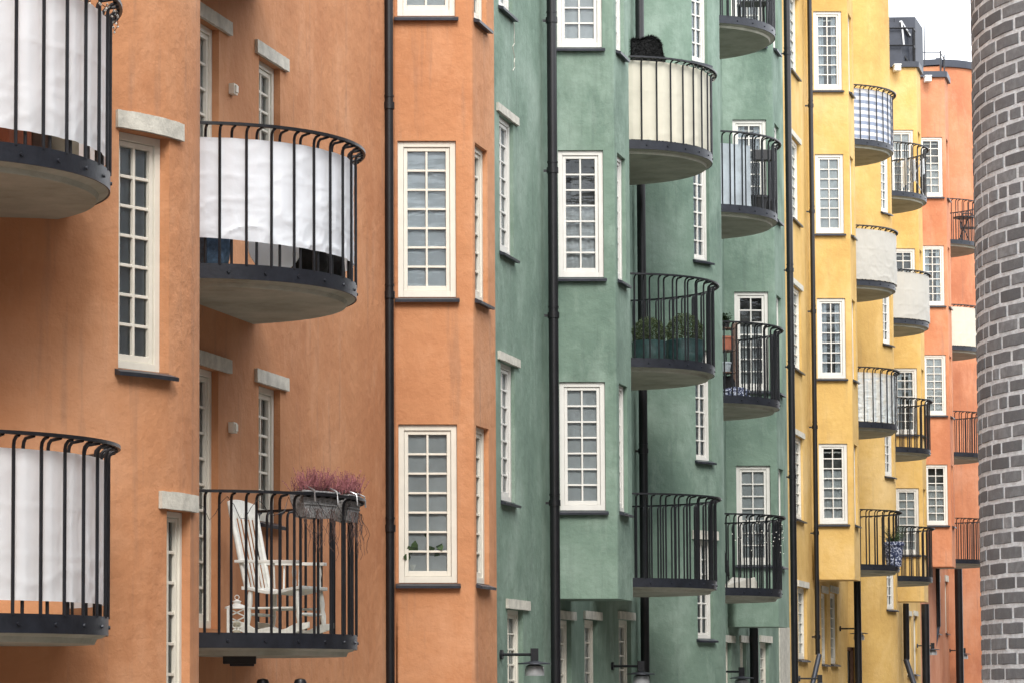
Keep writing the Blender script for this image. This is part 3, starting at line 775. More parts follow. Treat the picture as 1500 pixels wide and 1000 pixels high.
# roof of the red block
mb = MB(); q = lambda Y, d, z: Vector((LX(Y)+NX*d, Y+NY*d, z))
pts = [frd2.pt(u, 0, RT+.03) for u in frd2.breaks(0, frd2.L)]
mb.hexa([q(88.36, .04, RT+.01), q(88.6, .04, RT+.01), q(88.6, -9.9, RT+.01), q(88.36, -9.9, RT+.01), q(88.36, .04, RT+.18), q(88.6, .04, RT+.18), q(88.6, -9.9, RT+.18), q(88.36, -9.9, RT+.18)])
mb.poly(pts+[q(97, -9.9, RT+.03), q(88.45, -9.9, RT+.03)]); mb.build('roof', M['ledge'], RB.o)

# attic box with dormer on the yellow roof
def pxp(px, py, Y): return Vector((ratio(px, py)*Y, Y, zz(py, Y)))
at = MB(); Ya = 74.25
zt0, zb0 = zz(25, Ya), CZ+15.16
xl, xr = ratio(1300, 60)*Ya, ratio(1341, 60)*Ya
T3 = Vector((TX, TY, 0)); 
up = lambda v, z: Vector((v.x, v.y, z))
base_ = [Vector((xl-3, Ya, 0)), Vector((xr, Ya, 0)), Vector((ratio(1352, 60)*(Ya+.5), Ya+.5, 0)), Vector((LX(76)-.1, 76.5, 0)), Vector((xl-3, 76.5, 0))]
tops_ = [zt0-.05, zt0, zz(42, Ya+.5), zz(42, Ya+.5), zt0-.3]
at.poly([up(v, zb0) for v in reversed(base_)]); at.poly([up(v, t_) for v, t_ in zip(base_, tops_)])
for i in range(5):
    j = (i+1) % 5; at.quad(up(base_[i], zb0), up(base_[j], zb0), up(base_[j], tops_[j]), up(base_[i], tops_[i]))
attic = at.build('attic', M['ledge'], YB.o)
dm = MB(); xa, xb = xl-1.2, ratio(1318, 60)*Ya; zd = zz(37, Ya)
dm.hexa([Vector((xa, Ya-.3, zb0)), Vector((xb, Ya-.3, zb0)), Vector((xb+.25, Ya-.003, zb0)), Vector((xa, Ya-.003, zb0)), Vector((xa, Ya-.3, zd+.05)), Vector((xb-.05, Ya-.3, zd)), Vector((xb+.2, Ya-.003, zd-.28)), Vector((xa, Ya-.003, zd-.2))])
dm.build('dormer', M['ledge'], attic)
dm = MB(); dm.bar((xb-.04, Ya-.32, zd+.02), (xb+.24, Ya-.02, zd-.27), .06, .05); dm.bar((xb-.02, Ya-.33, zd), (xb+.03, Ya-.33, zb0+.5), .04, .05)
dm.build('dormer_flashing', M['silver'], attic)
sm = MB()
for x in (xl+.2, xl+.9): sm.box((x, Ya-.01, (zb0+zt0)/2), (.025, .03, zt0-zb0-.1))
sm.build('standing_seam', M['zinc'], attic)
# roof railing of the yellow block
rl = MB(); zr0 = CZ+15.22
cs = [Vector((c.x, c.y, 0)) for c in cor]
c4 = [Vector((LX(73.9)-1.5, 73.87, 0)), Vector((LX(73.9)+.78, 73.87, 0)), Vector((LX(74.8)+.78, 74.75, 0)), Vector((LX(74.8)+.3, 74.95, 0))]
for i in range(3):
    for h in (.42, .85): rl.tube([up(c4[i], zr0+h), up(c4[i+1], zr0+h)], .022, 6)
    n_ = 3
    for j in range(n_+1):
        p = c4[i].lerp(c4[i+1], j/n_); rl.tube([up(p, zr0-.05), up(p, zr0+.85)], .018, 6)
rl.tube([up(c4[1], zr0+.0)+Vector((-.9, .2, 0)), up(c4[1], zr0+.62)+Vector((-.45, .2, 0)), up(c4[1], zr0+.0)+Vector((-.05, .2, 0))], .025, 6)
rl.build('roof_railing', M['metal'], YB.o, smooth=True)
# roof railing of the red block
rl = MB(); c5 = [Vector((LX(81)-.4, 81.1, 0)), Vector((LX(81)+.78, 81.1, 0)), Vector((LX(82)+.78, 82.1, 0))]
for i in range(2):
    rl.tube([up(c5[i], ZR+.75), up(c5[i+1], ZR+.75)], .014, 6)
for j, p in enumerate(c5[1:]): rl.tube([up(p, ZR), up(p, ZR+.8+.1*j)], .02, 6)
rl.build('roof_railing', M['metal'], RB.o, smooth=True)
for B, px, py, Y in ((YB, 1314, 101, 73.6), (RB, 1359, 117, 80.55)):
    mb = MB(); p = pxp(px, py, Y); mb.box(p, (.16, .22, .13)); mb.box(p+Vector((0, .0, .085)), (.19, .24, .03)); mb.box(p+Vector((0, .15, -.02)), (.05, .12, .05)); mb.build('floodlight', M['white'], B.o, bevel=.01)
# lightning rod and aerial on the yellow silhouette
mb = MB(); p = pxp(1308.3, 24, 68.8); mb.tube([p, p+Vector((0, 0, 1.2))], .012, 6); mb.build('lightning_rod', M['zinc'], YB.o)

# ================================================================ SETTING
def ground():
    mb = MB(); n = 12
    g = lambda Y: 0.10+.0095*max(Y, -60)
    ys = [-400, -60, -20, 0, 20, 40, 60, 80, 100, 130]
    for i in range(len(ys)-1):
        a, b = ys[i], ys[i+1]
        mb.quad(Vector((-500, a, g(a))), Vector((500, a, g(a))), Vector((500, b, g(b))), Vector((-500, b, g(b))))
    mb.quad(Vector((-500, 130, g(130))), Vector((500, 130, g(130))), Vector((500, 900, g(130))), Vector((-500, 900, g(130))))
    return mb
o = ground().build('ground', M['asphalt']); o['kind'] = 'structure'

# ---- brick tower on the right, every brick modelled
BT = thing('brick_building', (5.0, 15.7, 0), 'round charcoal brick tower with thick pale mortar joints at the right edge', 'brick tower')
RT_ = 1.42; edge = ratio(1429.5, 500)
th_ = math.atan(edge); Yt = 15.7
# tangent line from the camera: centre is R to the right of the sight line
cx = (Yt*math.tan(th_))+RT_/math.cos(th_); cy = Yt
mt = MB(); n = 96; zlo, zhi = 0, 8.4
for i in range(n):
    a, b = 2*math.pi*i/n, 2*math.pi*(i+1)/n; r = RT_-.004
    P = lambda t, z: Vector((cx+r*math.cos(t), cy+r*math.sin(t), z))
    mt.quad(P(a, zlo), P(b, zlo), P(b, zhi), P(a, zhi))
mt.poly([Vector((cx+(RT_-.007)*math.cos(2*math.pi*i/n), cy+(RT_-.007)*math.sin(2*math.pi*i/n), zhi)) for i in range(n)])
mt.build('mortar_joints', M['mortar'], BT, smooth=True)
bk = MB(); ch = .0757; rows = int((zhi-zlo)/ch); nb = 38; rnd = random.Random(3)
for j in range(rows):
    z0 = zlo+j*ch+.010; z1 = zlo+(j+1)*ch-.010
    off = [0, .5, .08, .62, .2][j % 5]+rnd.uniform(-.05, .05)
    cuts = [k+off+rnd.uniform(-.035, .035) for k in range(nb)]; cuts.append(cuts[0]+nb)
    for k in range(nb):
        if rnd.random() < .14:
            m_ = cuts[k]+(cuts[k+1]-cuts[k])*rnd.choice((.45, .5, .55)); spans = [(cuts[k], m_), (m_, cuts[k+1])]
        else: spans = [(cuts[k], cuts[k+1])]
        for s0, s1 in spans:
            A = 2*math.pi/nb; a0 = s0*A+(.012)/RT_; a1 = s1*A-(.012)/RT_; tone = min(1, max(0, rnd.gauss(.5, .28)))
            am = (a0+a1)/2
            if math.cos(am-math.atan2(-cy, -cx)) < -.25: continue
            j_ = lambda: rnd.uniform(-.0022, .0022)
            rr = RT_+rnd.uniform(-.0015, .002); m3 = 3; base = len(bk.v)
            for t in range(m3+1):
                a = a0+(a1-a0)*t/m3; ja, jb = j_(), j_()
                e = .002 if t in (0, m3) else 0
                for (r, z) in ((rr-.03, z0+ja), (rr-.003-e, z0+ja), (rr-e, z0+ja+.003), (rr-e, z1+jb-.003), (rr-.003-e, z1+jb), (rr-.03, z1+jb)):
                    bk.v.append(Vector((cx+r*math.cos(a), cy+r*math.sin(a), z))); bk.tone.append(tone)
            for t in range(m3):
                for s in range(5):
                    p = base+t*6+s; bk.f.append((p, p+6, p+7, p+1))
            bk.f.append(tuple(base+s for s in range(6))); bk.f.append(tuple(base+m3*6+s for s in reversed(range(6))))
bk.build('bricks', M['brick'], BT)

# ---- the other side of the street (seen only as reflections in the panes)
def far_block(name, label, pts, z1, mat, wins):
    t = thing(name, (pts[0][0], pts[0][1], 0), label, 'building')
    mb = MB(); mb.hexa([Vector((x, y, 0)) for x, y in pts]+[Vector((x, y, z1)) for x, y in pts]); mb.build('wall', mat, t)
    wb = MB()
    for w in wins: wb.hexa(w)
    if wins: 
        wo = wb.build('window_band', M['curtain'], t)
    return t
o_ = 9.9; E1 = []
q = lambda Y, d: (LX(Y)+o_+NX*d, Y+NY*d)
wl = []
far_block('brick_building', 'long charcoal brick block lining the right side of the street, behind the round tower', [q(-12, 0), q(92, 0), q(92, 9), q(-12, 9)], 11.5, M['brickwall'], wl)
far_block('brick_building', 'brick block closing the street behind the viewer', [(-26, -24), (14, -24), (14, -34), (-26, -34)], 13.5, M['brickwall'], [])

# ================================================================ THINGS ON THE BALCONIES
def psi_px(bal, px, r=None, far=False, py=500):
    r = r or bal['R']; rt = ratio(px, py); c = bal['c']; hits = []; pv = None
    for i in range(1201):
        ps = math.pi*i/1200; p = ring_pt(c, r, ps, 0); f = p.x/p.y-rt
        if pv is not None and pv*f <= 0: hits.append((p.y, ps))
        pv = f
    hits.sort(); return hits[-1 if far else 0][1] if hits else math.pi*.6
A0b, A1b = balO[0], balO[1]
gs = 'cloth screens laced to balcony railings'
screen(A0b, 'screen_white', 'white creased cloth screen on the lowest left balcony of the orange block', .25, 2.55, .20, 1.135, gs, we=.007)
screen(A1b, 'screen_white', 'white cloth screen on the top left balcony, cut by the corner of the photo', .25, 2.55, .21, 1.135, gs, we=.007)
e = psi_px(balB[1], 523)
screen(balB[1], 'screen_cool', 'smooth white tarpaulin screen on the upper orange balcony beside the narrow window', .35, 2.45, .33, 1.125, gs, lowf=lambda t: -.035*math.sin(t*3.1)-.02*t, wr=.012, we=.005)
screen(balG[2], 'screen_cream', 'cream canvas screen with a black throw above it on the top green balcony', .3, 2.9, .13, 1.19, gs)
screen(balY[3], 'screen_stripe', 'blue and white striped canvas screen on the topmost yellow balcony', .3, 2.9, .13, 1.17, gs)
screen(balY[2], 'screen_grey', 'off white creased canvas wrapped round a yellow balcony, below the striped one', .2, 2.95, .125, 1.16, gs, wr=.010, rad=.028, we=.003)
screen(balY[1], 'plastic', 'crumpled clear plastic sheet around a yellow balcony between the bars', .2, 2.95, .13, 1.13, gs, wr=.02)
screen(balZ[2], 'screen_grey', 'smooth off white canvas screen on the farther yellow balcony', .2, 2.95, .125, 1.17, gs, rad=.028, we=.003)
screen(balR[2], 'screen_cream', 'white canvas screen on a red balcony half hidden by the brick tower', .2, 2.95, .125, 1.17, gs, rad=.028, we=.003)

# frosted sheet on the second green bay balcony
b = balH[2]; p0, p1 = .5, psi_px(b, 1106)
mb = MB(); n = 24; c = b['c']
for i in range(n):
    a0, a1 = p0+(p1-p0)*i/n, p0+(p1-p0)*(i+1)/n
    P = [ring_pt(c, 1.345, a0, b['zf']+.02), ring_pt(c, 1.345, a1, b['zf']+.02), ring_pt(c, 1.34, a1, b['zf']+.02), ring_pt(c, 1.34, a0, b['zf']+.02)]
    mb.hexa(P+[v+Vector((0, 0, .94)) for v in P])
M['frosted'] = cloth('frosted_sheet', (.58, .64, .68), .4, .25, .35)
tag(mb.build('balcony_screen', M['frosted'], None, smooth=True), 'pale blue frosted sheet behind the bars of a green balcony', 'privacy screen', gs)

# ---- rocking chair
def rocking_chair(P, yaw):
    t = thing('rocking_chair', P, 'worn white wooden rocking chair with spindle back on the lowest orange balcony', 'rocking chair')
    R = Matrix.Rotation(yaw, 3, 'Z'); P = Vector(P)
    W = lambda x, y, z: P+R @ Vector((x, y, z))
    def bd(fn, name, smooth=False, bevel=.004):
        mb = MB(); fn(mb); return mb.build(name, M['white'], t, smooth=smooth, bevel=bevel)
    hw = .25                                   # half width, x forward, y sideways
    for sy in (-1, 1):
        def rk(mb):
            pts = []
            for i in range(25):
                x = -.37+.70*i/24; z = .012+.62*(x*x)
                pts.append((x, z))
            for i in range(24):
                (x0, z0), (x1, z1) = pts[i], pts[i+1]; h = .046+.026*math.sin(i/24*math.pi*3)**2
                h1 = .046+.026*math.sin((i+1)/24*math.pi*3)**2
                y0, y1 = sy*hw-.014, sy*hw+.014
                mb.hexa([W(x0, y0, z0), W(x1, y0, z1), W(x1, y1, z1), W(x0, y1, z0), W(x0, y0, z0+h), W(x1, y0, z1+h1), W(x1, y1, z1+h1), W(x0, y1, z0+h)])
        bd(rk, 'rocker', bevel=.003)
    sx0, sx1, sz = -.27, .27, .40
    def seat(mb):
        n = 10
        for i in range(n):
            x0, x1 = sx0+(sx1-sx0)*i/n, sx0+(sx1-sx0)*(i+1)/n
            f = lambda x: sz+.02*math.cos((x-sx0)/(sx1-sx0)*6.28)
            mb.hexa([W(x0, -hw-.02, f(x0)-.028), W(x1, -hw-.02, f(x1)-.028), W(x1, hw+.02, f(x1)-.028), W(x0, hw+.02, f(x0)-.028), W(x0, -hw-.02, f(x0)), W(x1, -hw-.02, f(x1)), W(x1, hw+.02, f(x1)), W(x0, hw+.02, f(x0))])
    bd(seat, 'seat')
    for sx in (-.20, .22):
        for sy in (-1, 1):
            def leg(mb):
                a, b_ = W(sx*1.12, sy*hw, .05+.62*sx*sx), W(sx, sy*(hw-.01), sz-.02)
                pts = [a.lerp(b_, k/6) for k in range(7)]
                mb.tube(pts, [.015, .021, .026, .018, .026, .022, .018], 10)
            bd(leg, 'leg', smooth=True, bevel=0)
    def st(mb):
        for sx in (-.21, .23): mb.tube([W(sx, -hw, .19), W(sx, 0, .19), W(sx, hw, .19)], [.010, .015, .010], 8)
        for sy in (-1, 1): mb.tube([W(-.21, sy*hw, .24), W(.23, sy*hw, .24)], .010, 8)
    bd(st, 'stretcher', smooth=True, bevel=0)
    lean = .21                                 # the back leans back (towards -x)
    bx = lambda z: -.24-(z-sz)*lean
    for sy in (-1, 1):
        def arm(mb):
            mb.hexa([W(-.33, sy*hw-.03, .615), W(.25, sy*(hw+.02)-.032, .60), W(.25, sy*(hw+.02)+.032, .60), W(-.33, sy*hw+.03, .615), W(-.33, sy*hw-.03, .638), W(.25, sy*(hw+.02)-.032, .626), W(.25, sy*(hw+.02)+.032, .626), W(-.33, sy*hw+.03, .638)])
            for x in (.20, .02, -.12):
                a, b_ = W(x, sy*hw, sz), W(x, sy*(hw+.015), .61)
                mb.tube([a.lerp(b_, k/5) for k in range(6)], [.012, .019, .014, .021, .016, .012] if x > .1 else .009, 8)
        bd(arm, 'armrest', bevel=.005)
    def back(mb):
        for sy in (-1, 1):
            mb.tube([W(bx(sz), sy*(hw-.02), sz), W(bx(.7), sy*(hw-.01), .7), W(bx(1.02), sy*hw, 1.02), W(bx(1.12), sy*hw, 1.12)], [.019, .022, .020, .015], 10)
        for k in range(6):
            y = -hw+.06+(2*hw-.12)*k/5
            mb.bar(W(bx(sz), y*.9, sz), W(bx(1.03), y, 1.03), .019, .012, up=tuple(R @ Vector((1, 0, 0))))
    bd(back, 'backrest', smooth=True, bevel=0)
    def head(mb):
        n = 8
        for k in range(n):
            y0, y1 = -hw-.01+(2*hw+.02)*k/n, -hw-.01+(2*hw+.02)*(k+1)/n
            h = lambda y: .13+.03*math.cos(y/hw*1.5)
            c_ = lambda y: -.03*math.cos(y/hw*1.4)
            f = lambda y, z, e: W(bx(z)+c_(y)+e, y, z)
            mb.hexa([f(y0, .99, -.012), f(y1, .99, -.012), f(y1, .99, .012), f(y0, .99, .012), f(y0, .99+h(y0), -.012), f(y1, .99+h(y1), -.012), f(y1, .99+h(y1), .012), f(y0, .99+h(y0), .012)])
    bd(head, 'headrest')
    return t
b = balB[0]
Yc = 25.35
rocking_chair((ratio(417, 800)*Yc, Yc, b['zf']+.0), math.radians(-24))

# ---- lantern
Yl = 24.75; Pl = Vector((ratio(347, 900)*Yl, Yl, b['zf']))
t = thing('lantern', Pl, 'small white lattice candle lantern standing beside the rocking chair', 'lantern')
mb = MB()
for sx in (-1, 1):
    for sy in (-1, 1): mb.box(Pl+Vector((sx*.07, sy*.07, .12)), (.02, .02, .22))
    for k in range(3):
        for (u_, v_) in ((-1, 1), (1, -1)):
            z0 = .03+.065*k
            mb.bar(Pl+Vector((-.07, sx*.07, z0 if u_ < 0 else z0+.065)), Pl+Vector((.07, sx*.07, z0+.065 if u_ < 0 else z0)), .008, .008)
            mb.bar(Pl+Vector((sx*.07, -.07, z0 if u_ < 0 else z0+.065)), Pl+Vector((sx*.07, .07, z0+.065 if u_ < 0 else z0)), .008, .008)
mb.box(Pl+Vector((0, 0, .008)), (.17, .17, .016)); mb.build('lantern_frame', M['white'], t)
mb = MB(); mb.lathe(Pl+Vector((0, 0, .225)), [(.10, 0), (.095, .014), (.04, .034), (.03, .034), (.03, .055), (.04, .058), (.0, .075)], 16)
mb.tube([Pl+Vector((0.018*math.cos(a), 0, -.0+.315+.018*math.sin(a))) for a in [k*.5 for k in range(14)]], .003, 6); mb.build('lantern_roof', M['white'], t)
mb = MB(); mb.lathe(Pl+Vector((0, 0, .017)), [(.03, 0), (.03, .11), (.0, .112)], 16); mb.build('candle', M['screen_cream'], t, smooth=True)

# ---- heather planters hung on the rail
def heather(px, label, ang):
    ps = psi_px(b, px, 1.4, py=720); cc = b['c']
    R0 = 1.42; C0 = ring_pt(cc, R0-.06, ps, b['zr']-.02)
    t = thing('heather_planter', (C0.x, C0.y, b['zr']-.22), label, 'planter', 'heather planters on the railing')
    w = ang/2; mb = MB(); n = 14
    for i in range(n):
        a0, a1 = ps-w+2*w*i/n, ps-w+2*w*(i+1)/n
        def q(a, side, top):
            s_ = abs((a-ps)/w); tap = 1-.22*(1-top)
            aa = ps+(a-ps)*tap; rr = (R0-.07)+side*(.085 if top else .06)
            return ring_pt(cc, rr, aa, b['zr']+.015 if top else b['zr']-.19-.01*(1-s_))
        mb.hexa([q(a0, -1, 0), q(a1, -1, 0), q(a1, 1, 0), q(a0, 1, 0), q(a0, -1, 1), q(a1, -1, 1), q(a1, 1, 1), q(a0, 1, 1)])
    # woven rim
    for k in range(3):
        z = b['zr']+.012-.05*k; mb.tube([ring_pt(cc, R0-.07+.088-.008*k, ps-w*(1-.05*k)+2*w*(1-.05*k)*i/12, z) for i in range(13)], .008, 6)
    bo_ = mb.build('basket', M['wicker'], t, smooth=False)
    rn = random.Random(int(px)); hb = MB(); gb = MB()
    for i in range(240):
        a = ps+rn.uniform(-w, w)*.92; rr = R0-.07+rn.uniform(-.07, .07)
        p = ring_pt(cc, rr, a, b['zr']-.01); L = rn.uniform(.07, .26)*(1-.30*abs((a-ps)/w)**2)
        d = Vector((rn.gauss(0, .30)+(a-ps)*.8, rn.gauss(0, .30), 1)).normalized()
        tip = p+d*L+Vector((rn.gauss(0, .01), rn.gauss(0, .01), 0))
        mid = p+d*L*.35
        gb.tube([p, mid], .002, 3, cap=False)
        hb.tube([mid, mid.lerp(tip, .5), tip], [.002, .0034, .0012], 4, cap=False)
        for k in range(7):
            s_ = mid.lerp(tip, rn.uniform(.05, .95)); o_2 = Vector((rn.gauss(0, 1), rn.gauss(0, 1), rn.gauss(0, .6)+.5)).normalized()*.011
            hb.poly([s_, s_+o_2+Vector((.003, 0, .002)), s_+o_2*1.3, s_+o_2+Vector((-.003, 0, -.002))])
    hb.build('heather_flowers', M['heather'], t); 
    for i in range(26):                       # trailing dry twigs
        a = ps+rn.uniform(-w, w); p = ring_pt(cc, R0+.02, a, b['zr']-.12); pts = [p]
        for k in range(rn.randint(3, 8)):
            p = p+Vector((rn.gauss(0, .016), rn.gauss(0, .016), -rn.uniform(.03, .06))); pts.append(p)
        gb.tube(pts, .0022, 4, cap=False)
    gb.build('stems', M['stem'], t)
    for da in (-.6, .6):
        a = ps+w*da; hk = MB()
        hk.tube([ring_pt(cc, R0-.15, a, b['zr']-.06), ring_pt(cc, R0-.12, a, b['zr']+.03), ring_pt(cc, R0-.03, a, b['zr']+.055), ring_pt(cc, R0+.05, a, b['zr']+.02), ring_pt(cc, R0+.06, a, b['zr']-.07)], .007, 8)
        hk.build('hook', M['silver'], t, smooth=True)
heather(468, 'left one of two grey wicker planters of pink heather hooked on the rail', .33)
heather(517, 'right one of two grey wicker planters of pink heather hooked on the rail', .34)
# fairy light wire loops
def wire(bal, label, p0, p1, drop, seed, bulbs=False, zoff=0):
    rn = random.Random(seed); c = bal['c']; mb = MB(); pts = []; bl = MB()
    n = int((p1-p0)*30)
    for i in range(n+1):
        a = p0+(p1-p0)*i/n; z = bal['zr']-.03-abs(math.sin(i*.55))*drop*rn.uniform(.5, 1)+zoff
        pts.append(ring_pt(c, bal['R']+.025+rn.uniform(-.01, .02), a, z))
        if bulbs: bl.lathe(pts[-1]+Vector((0, 0, -.015)), [(.0, 0), (.009, .008), (.0, .02)], 6)
    mb.tube(pts, .0028, 5, cap=False)
    t = thing('string_lights', (pts[0].x, pts[0].y, bal['zb']), label, 'string lights', 'string lights wound on railings')
    mb.build('wire', M['metal'], t)
    if bulbs: bl.build('bulbs', M['bulb'], t)
wire(balB[0], 'dark wire of string lights looping along the rail near the rocking chair', .35, 1.5, .22, 4)
wire(balG[2], 'string lights wound tightly along the rail of the cream screened balcony', .9, 2.9, .05, 8, True, .01)
wire(balH[0], 'string lights hanging in loops on the lowest balcony of the second green bay', .6, 2.7, .55, 11, True)
wire(balY[3], 'string lights wound on the rail above the striped screen', .5, 2.8, .05, 12, False)
wire(balO[1], 'string lights dangling at the rail of the top left balcony', 1.3, 2.4, .12, 5, True)

# ---- behind the tarpaulin on the upper orange balcony
b = balB[1]
def disc_table(P, r, yaw, label):
    t = thing('folding_table', P, label, 'table'); R = Matrix.Rotation(yaw, 3, 'Z') @ Matrix.Rotation(math.radians(-8), 3, 'X')
    P = Vector(P); mb = MB(); n = 40; f, g_ = [], []
    for k in range(n):
        a = 2*math.pi*k/n; f.append(P+R @ Vector((r*math.cos(a), -.012, r+r*math.sin(a)))); g_.append(P+R @ Vector((r*math.cos(a), .012, r+r*math.sin(a))))
    mb.poly(f); mb.poly(g_[::-1])
    for k in range(n): mb.quad(f[(k+1) % n], f[k], g_[k], g_[(k+1) % n])
    mb.build('table_top', M['screen_white'], t)
    mb = MB()
    for s_ in (-.15, .15): mb.tube([P+R @ Vector((s_, .03, .03)), P+R @ Vector((s_*.7, .035, .75))], .012, 8)
    mb.build('folded_legs', M['metal'], t, smooth=True)
Y = 24.55; disc_table((ratio(403, 380)*Y, Y, b['zf']+.02), .215, .1, 'round white folding table leaning behind the white tarpaulin, its lower rim showing')
def lumpy(name, P, size, mat, label, cat, seed=1, amp=.16, group=None, freq=5):
    mb = MB(); n, m = 28, 18; P = Vector(P)
    for j in range(m+1):
        ph = math.pi*j/m
        for i in range(n):
            a = 2*math.pi*i/n
            d = Vector((math.cos(a)*math.sin(ph), math.sin(a)*math.sin(ph), math.cos(ph)))
            d = Vector([math.copysign(abs(q_)**.7, q_) for q_ in d])
            k = 1+amp*noise.noise(d*freq*.5+Vector((seed, 0, 0)))+amp*.5*noise.noise(d*freq+Vector((0, seed, 0)))
            mb.v.append(P+Vector((d.x*size[0]/2*k, d.y*size[1]/2*k, size[2]/2+d.z*size[2]/2*(1 if d.z < 0 else k))))
    for j in range(m):
        for i in range(n):
            a = j*n+i; c_ = j*n+(i+1) % n; mb.f.append((a, a+n, c_+n, c_))
    return tag(mb.build(name, M[mat], None, smooth=True), label, cat, group)
Y = 24.35; lumpy('blanket', (ratio(314, 370)*Y, Y, b['zf']), (.26, .4, .5), 'blue_cloth', 'folded blue blanket showing below the white tarpaulin at the left', 'blanket', 3)
Y = 25.0; lumpy('bag', (ratio(455, 390)*Y, Y, b['zf']), (.28, .4, .35), 'black_cloth', 'black bag behind the bars below the right end of the tarpaulin', 'bag', 5)
Y = 25.5; lumpy('bag', (ratio(483, 395)*Y, Y, b['zf']), (.24, .3, .30), 'black_cloth', 'smaller black bag nearest the right tip of the tarpaulined balcony', 'bag', 9)
# crates glimpsed under the top left screen
b = balO[1]
for k, (px, mt_, lb) in enumerate(((18, 'terracotta', 'terracotta box glimpsed below the screen at the photo\'s left edge'), (42, 'wood', 'brown wooden box glimpsed under the top left screen'), (82, 'screen_cream', 'pale beige box seen through the gap under the top left screen'))):
    Y = 19.3+.15*k; P = Vector((ratio(px, 200)*Y, Y, b['zf']))
    t = thing('storage_box', P, lb, 'box'); R = Matrix.Rotation(.5+.3*k, 3, 'Z'); mb = MB()
    mb.box(P+Vector((0, 0, .12)), (.16, .26, .24), R); mb.build('box_body', M[mt_], t, bevel=.01)
    mb = MB(); mb.box(P+Vector((0, 0, .255)), (.18, .28, .03), R); mb.build('lid', M[mt_], t, bevel=.006)

# ---- box bushes in green bags
def buxus(bal, px, Y, label, s_=1.0):
    P = Vector((ratio(px, 500)*Y, Y, bal['zf'])); rn = random.Random(int(px))
    t = thing('potted_bush', P, label, 'potted plant', 'clipped bushes in green bags')
    mb = MB(); n, m = 36, 10; prof = [(.17, 0), (.215, .05), (.235, .16), (.225, .26), (.235, .33), (.20, .345), (.185, .31), (0, .30)]
    for j, (r, z) in enumerate(prof):
        for i in range(n):
            a = 2*math.pi*i/n; k = 1+.07*noise.noise(Vector((math.cos(a)*3, math.sin(a)*3, z*9+px)))+.03*math.sin(a*9)
            mb.v.append(P+Vector((r*math.cos(a)*k*s_, r*math.sin(a)*k*s_, z*s_)))
    for j in range(len(prof)-1):
        for i in range(n):
            a = j*n+i; c_ = j*n+(i+1) % n; mb.f.append((a, c_, c_+n, a+n))
    mb.build('plant_bag', M['bag_green'], t, smooth=True)
    lf = MB(); C0 = P+Vector((0, 0, .44*s_))
    for i in range(7500):
        d = Vector((rn.gauss(0, 1), rn.gauss(0, 1), rn.gauss(0, 1))).normalized()
        r = .225*s_*(rn.uniform(.5, 1)**.35)*(1+.12*noise.noise(d*3+Vector((px, 0, 0))))
        p = C0+d*r
        if p.z < P.z+.30*s_: continue
        u_ = Vector((rn.gauss(0, 1), rn.gauss(0, 1), rn.gauss(0, 1))).normalized(); v_ = (d+u_*.8).normalized(); w_ = v_.cross(u_).normalized()
        L = rn.uniform(.014, .024); lf.poly([p, p+v_*L*.5+w_*L*.32, p+v_*L, p+v_*L*.5-w_*L*.32])
    lf.build('foliage', M['leaf'], t)
    mb = MB(); mb.tube([P+Vector((0, 0, .28*s_)), P+Vector((.01, 0, .5*s_))], .015, 8); mb.build('stem', M['wood'], t)
buxus(balG[1], 951, 41.25, 'left one of two clipped round bushes in dark green bags on the middle green balcony', 1.0)
buxus(balG[1], 1003, 41.5, 'right one of two clipped round bushes in dark green bags on the middle green balcony', 1.12)
# shaggy black throw over a chair
b = balG[2]; P = Vector((ratio(951, 60)*41.1, 41.1, b['zf']))
t = thing('balcony_chair', P, 'high chair hidden under a shaggy black throw above the cream screen', 'chair')
mb = MB()
for sx in (-.2, .2):
    for sy in (-.2, .2): mb.box(P+Vector((sx, sy, .23)), (.035, .035, .46))
mb.build('leg', M['wood'], t); mb = MB(); mb.box(P+Vector((0, 0, .47)), (.46, .46, .04)); mb.build('seat', M['wood'], t)
mb = MB(); rn = random.Random(4); n, m = 34, 26
T0 = lambda u_, v_: P+Vector((-.24+(.50-.09*v_)*u_, .02+.05*math.sin(u_*3), 1.0+.58*v_*(1-.06*u_)-.05*(2*u_-1)**6-.03*math.sin(u_*7)*v_))
for dd in (0, .08):
    for i in range(n):
        for j in range(m):
            Q = [T0(i/n, j/m), T0((i+1)/n, j/m), T0((i+1)/n, (j+1)/m), T0(i/n, (j+1)/m)]; mb.poly([q_+Vector((0, dd, 0)) for q_ in Q])
for i in range(9000):
    u_, v_ = rn.random(), rn.random()**.8
    if rn.random() < .25: v_ = 1.0
    elif rn.random() < .15: u_ = rn.choice((0, 1))
    p = T0(u_, v_)+Vector((0, rn.choice((0, .08)), 0)); d = Vector((rn.gauss(0, 1), rn.gauss(0, .8)-.3, rn.gauss(0, .8)+.1)).normalized()*rn.uniform(.02, .05); w_ = Vector((rn.gauss(0, 1), rn.gauss(0, 1), 0)).normalized()*.005
    mb.poly([p-w_, p+w_, p+d])
mb.build('fur_throw', M['black_cloth'], t)

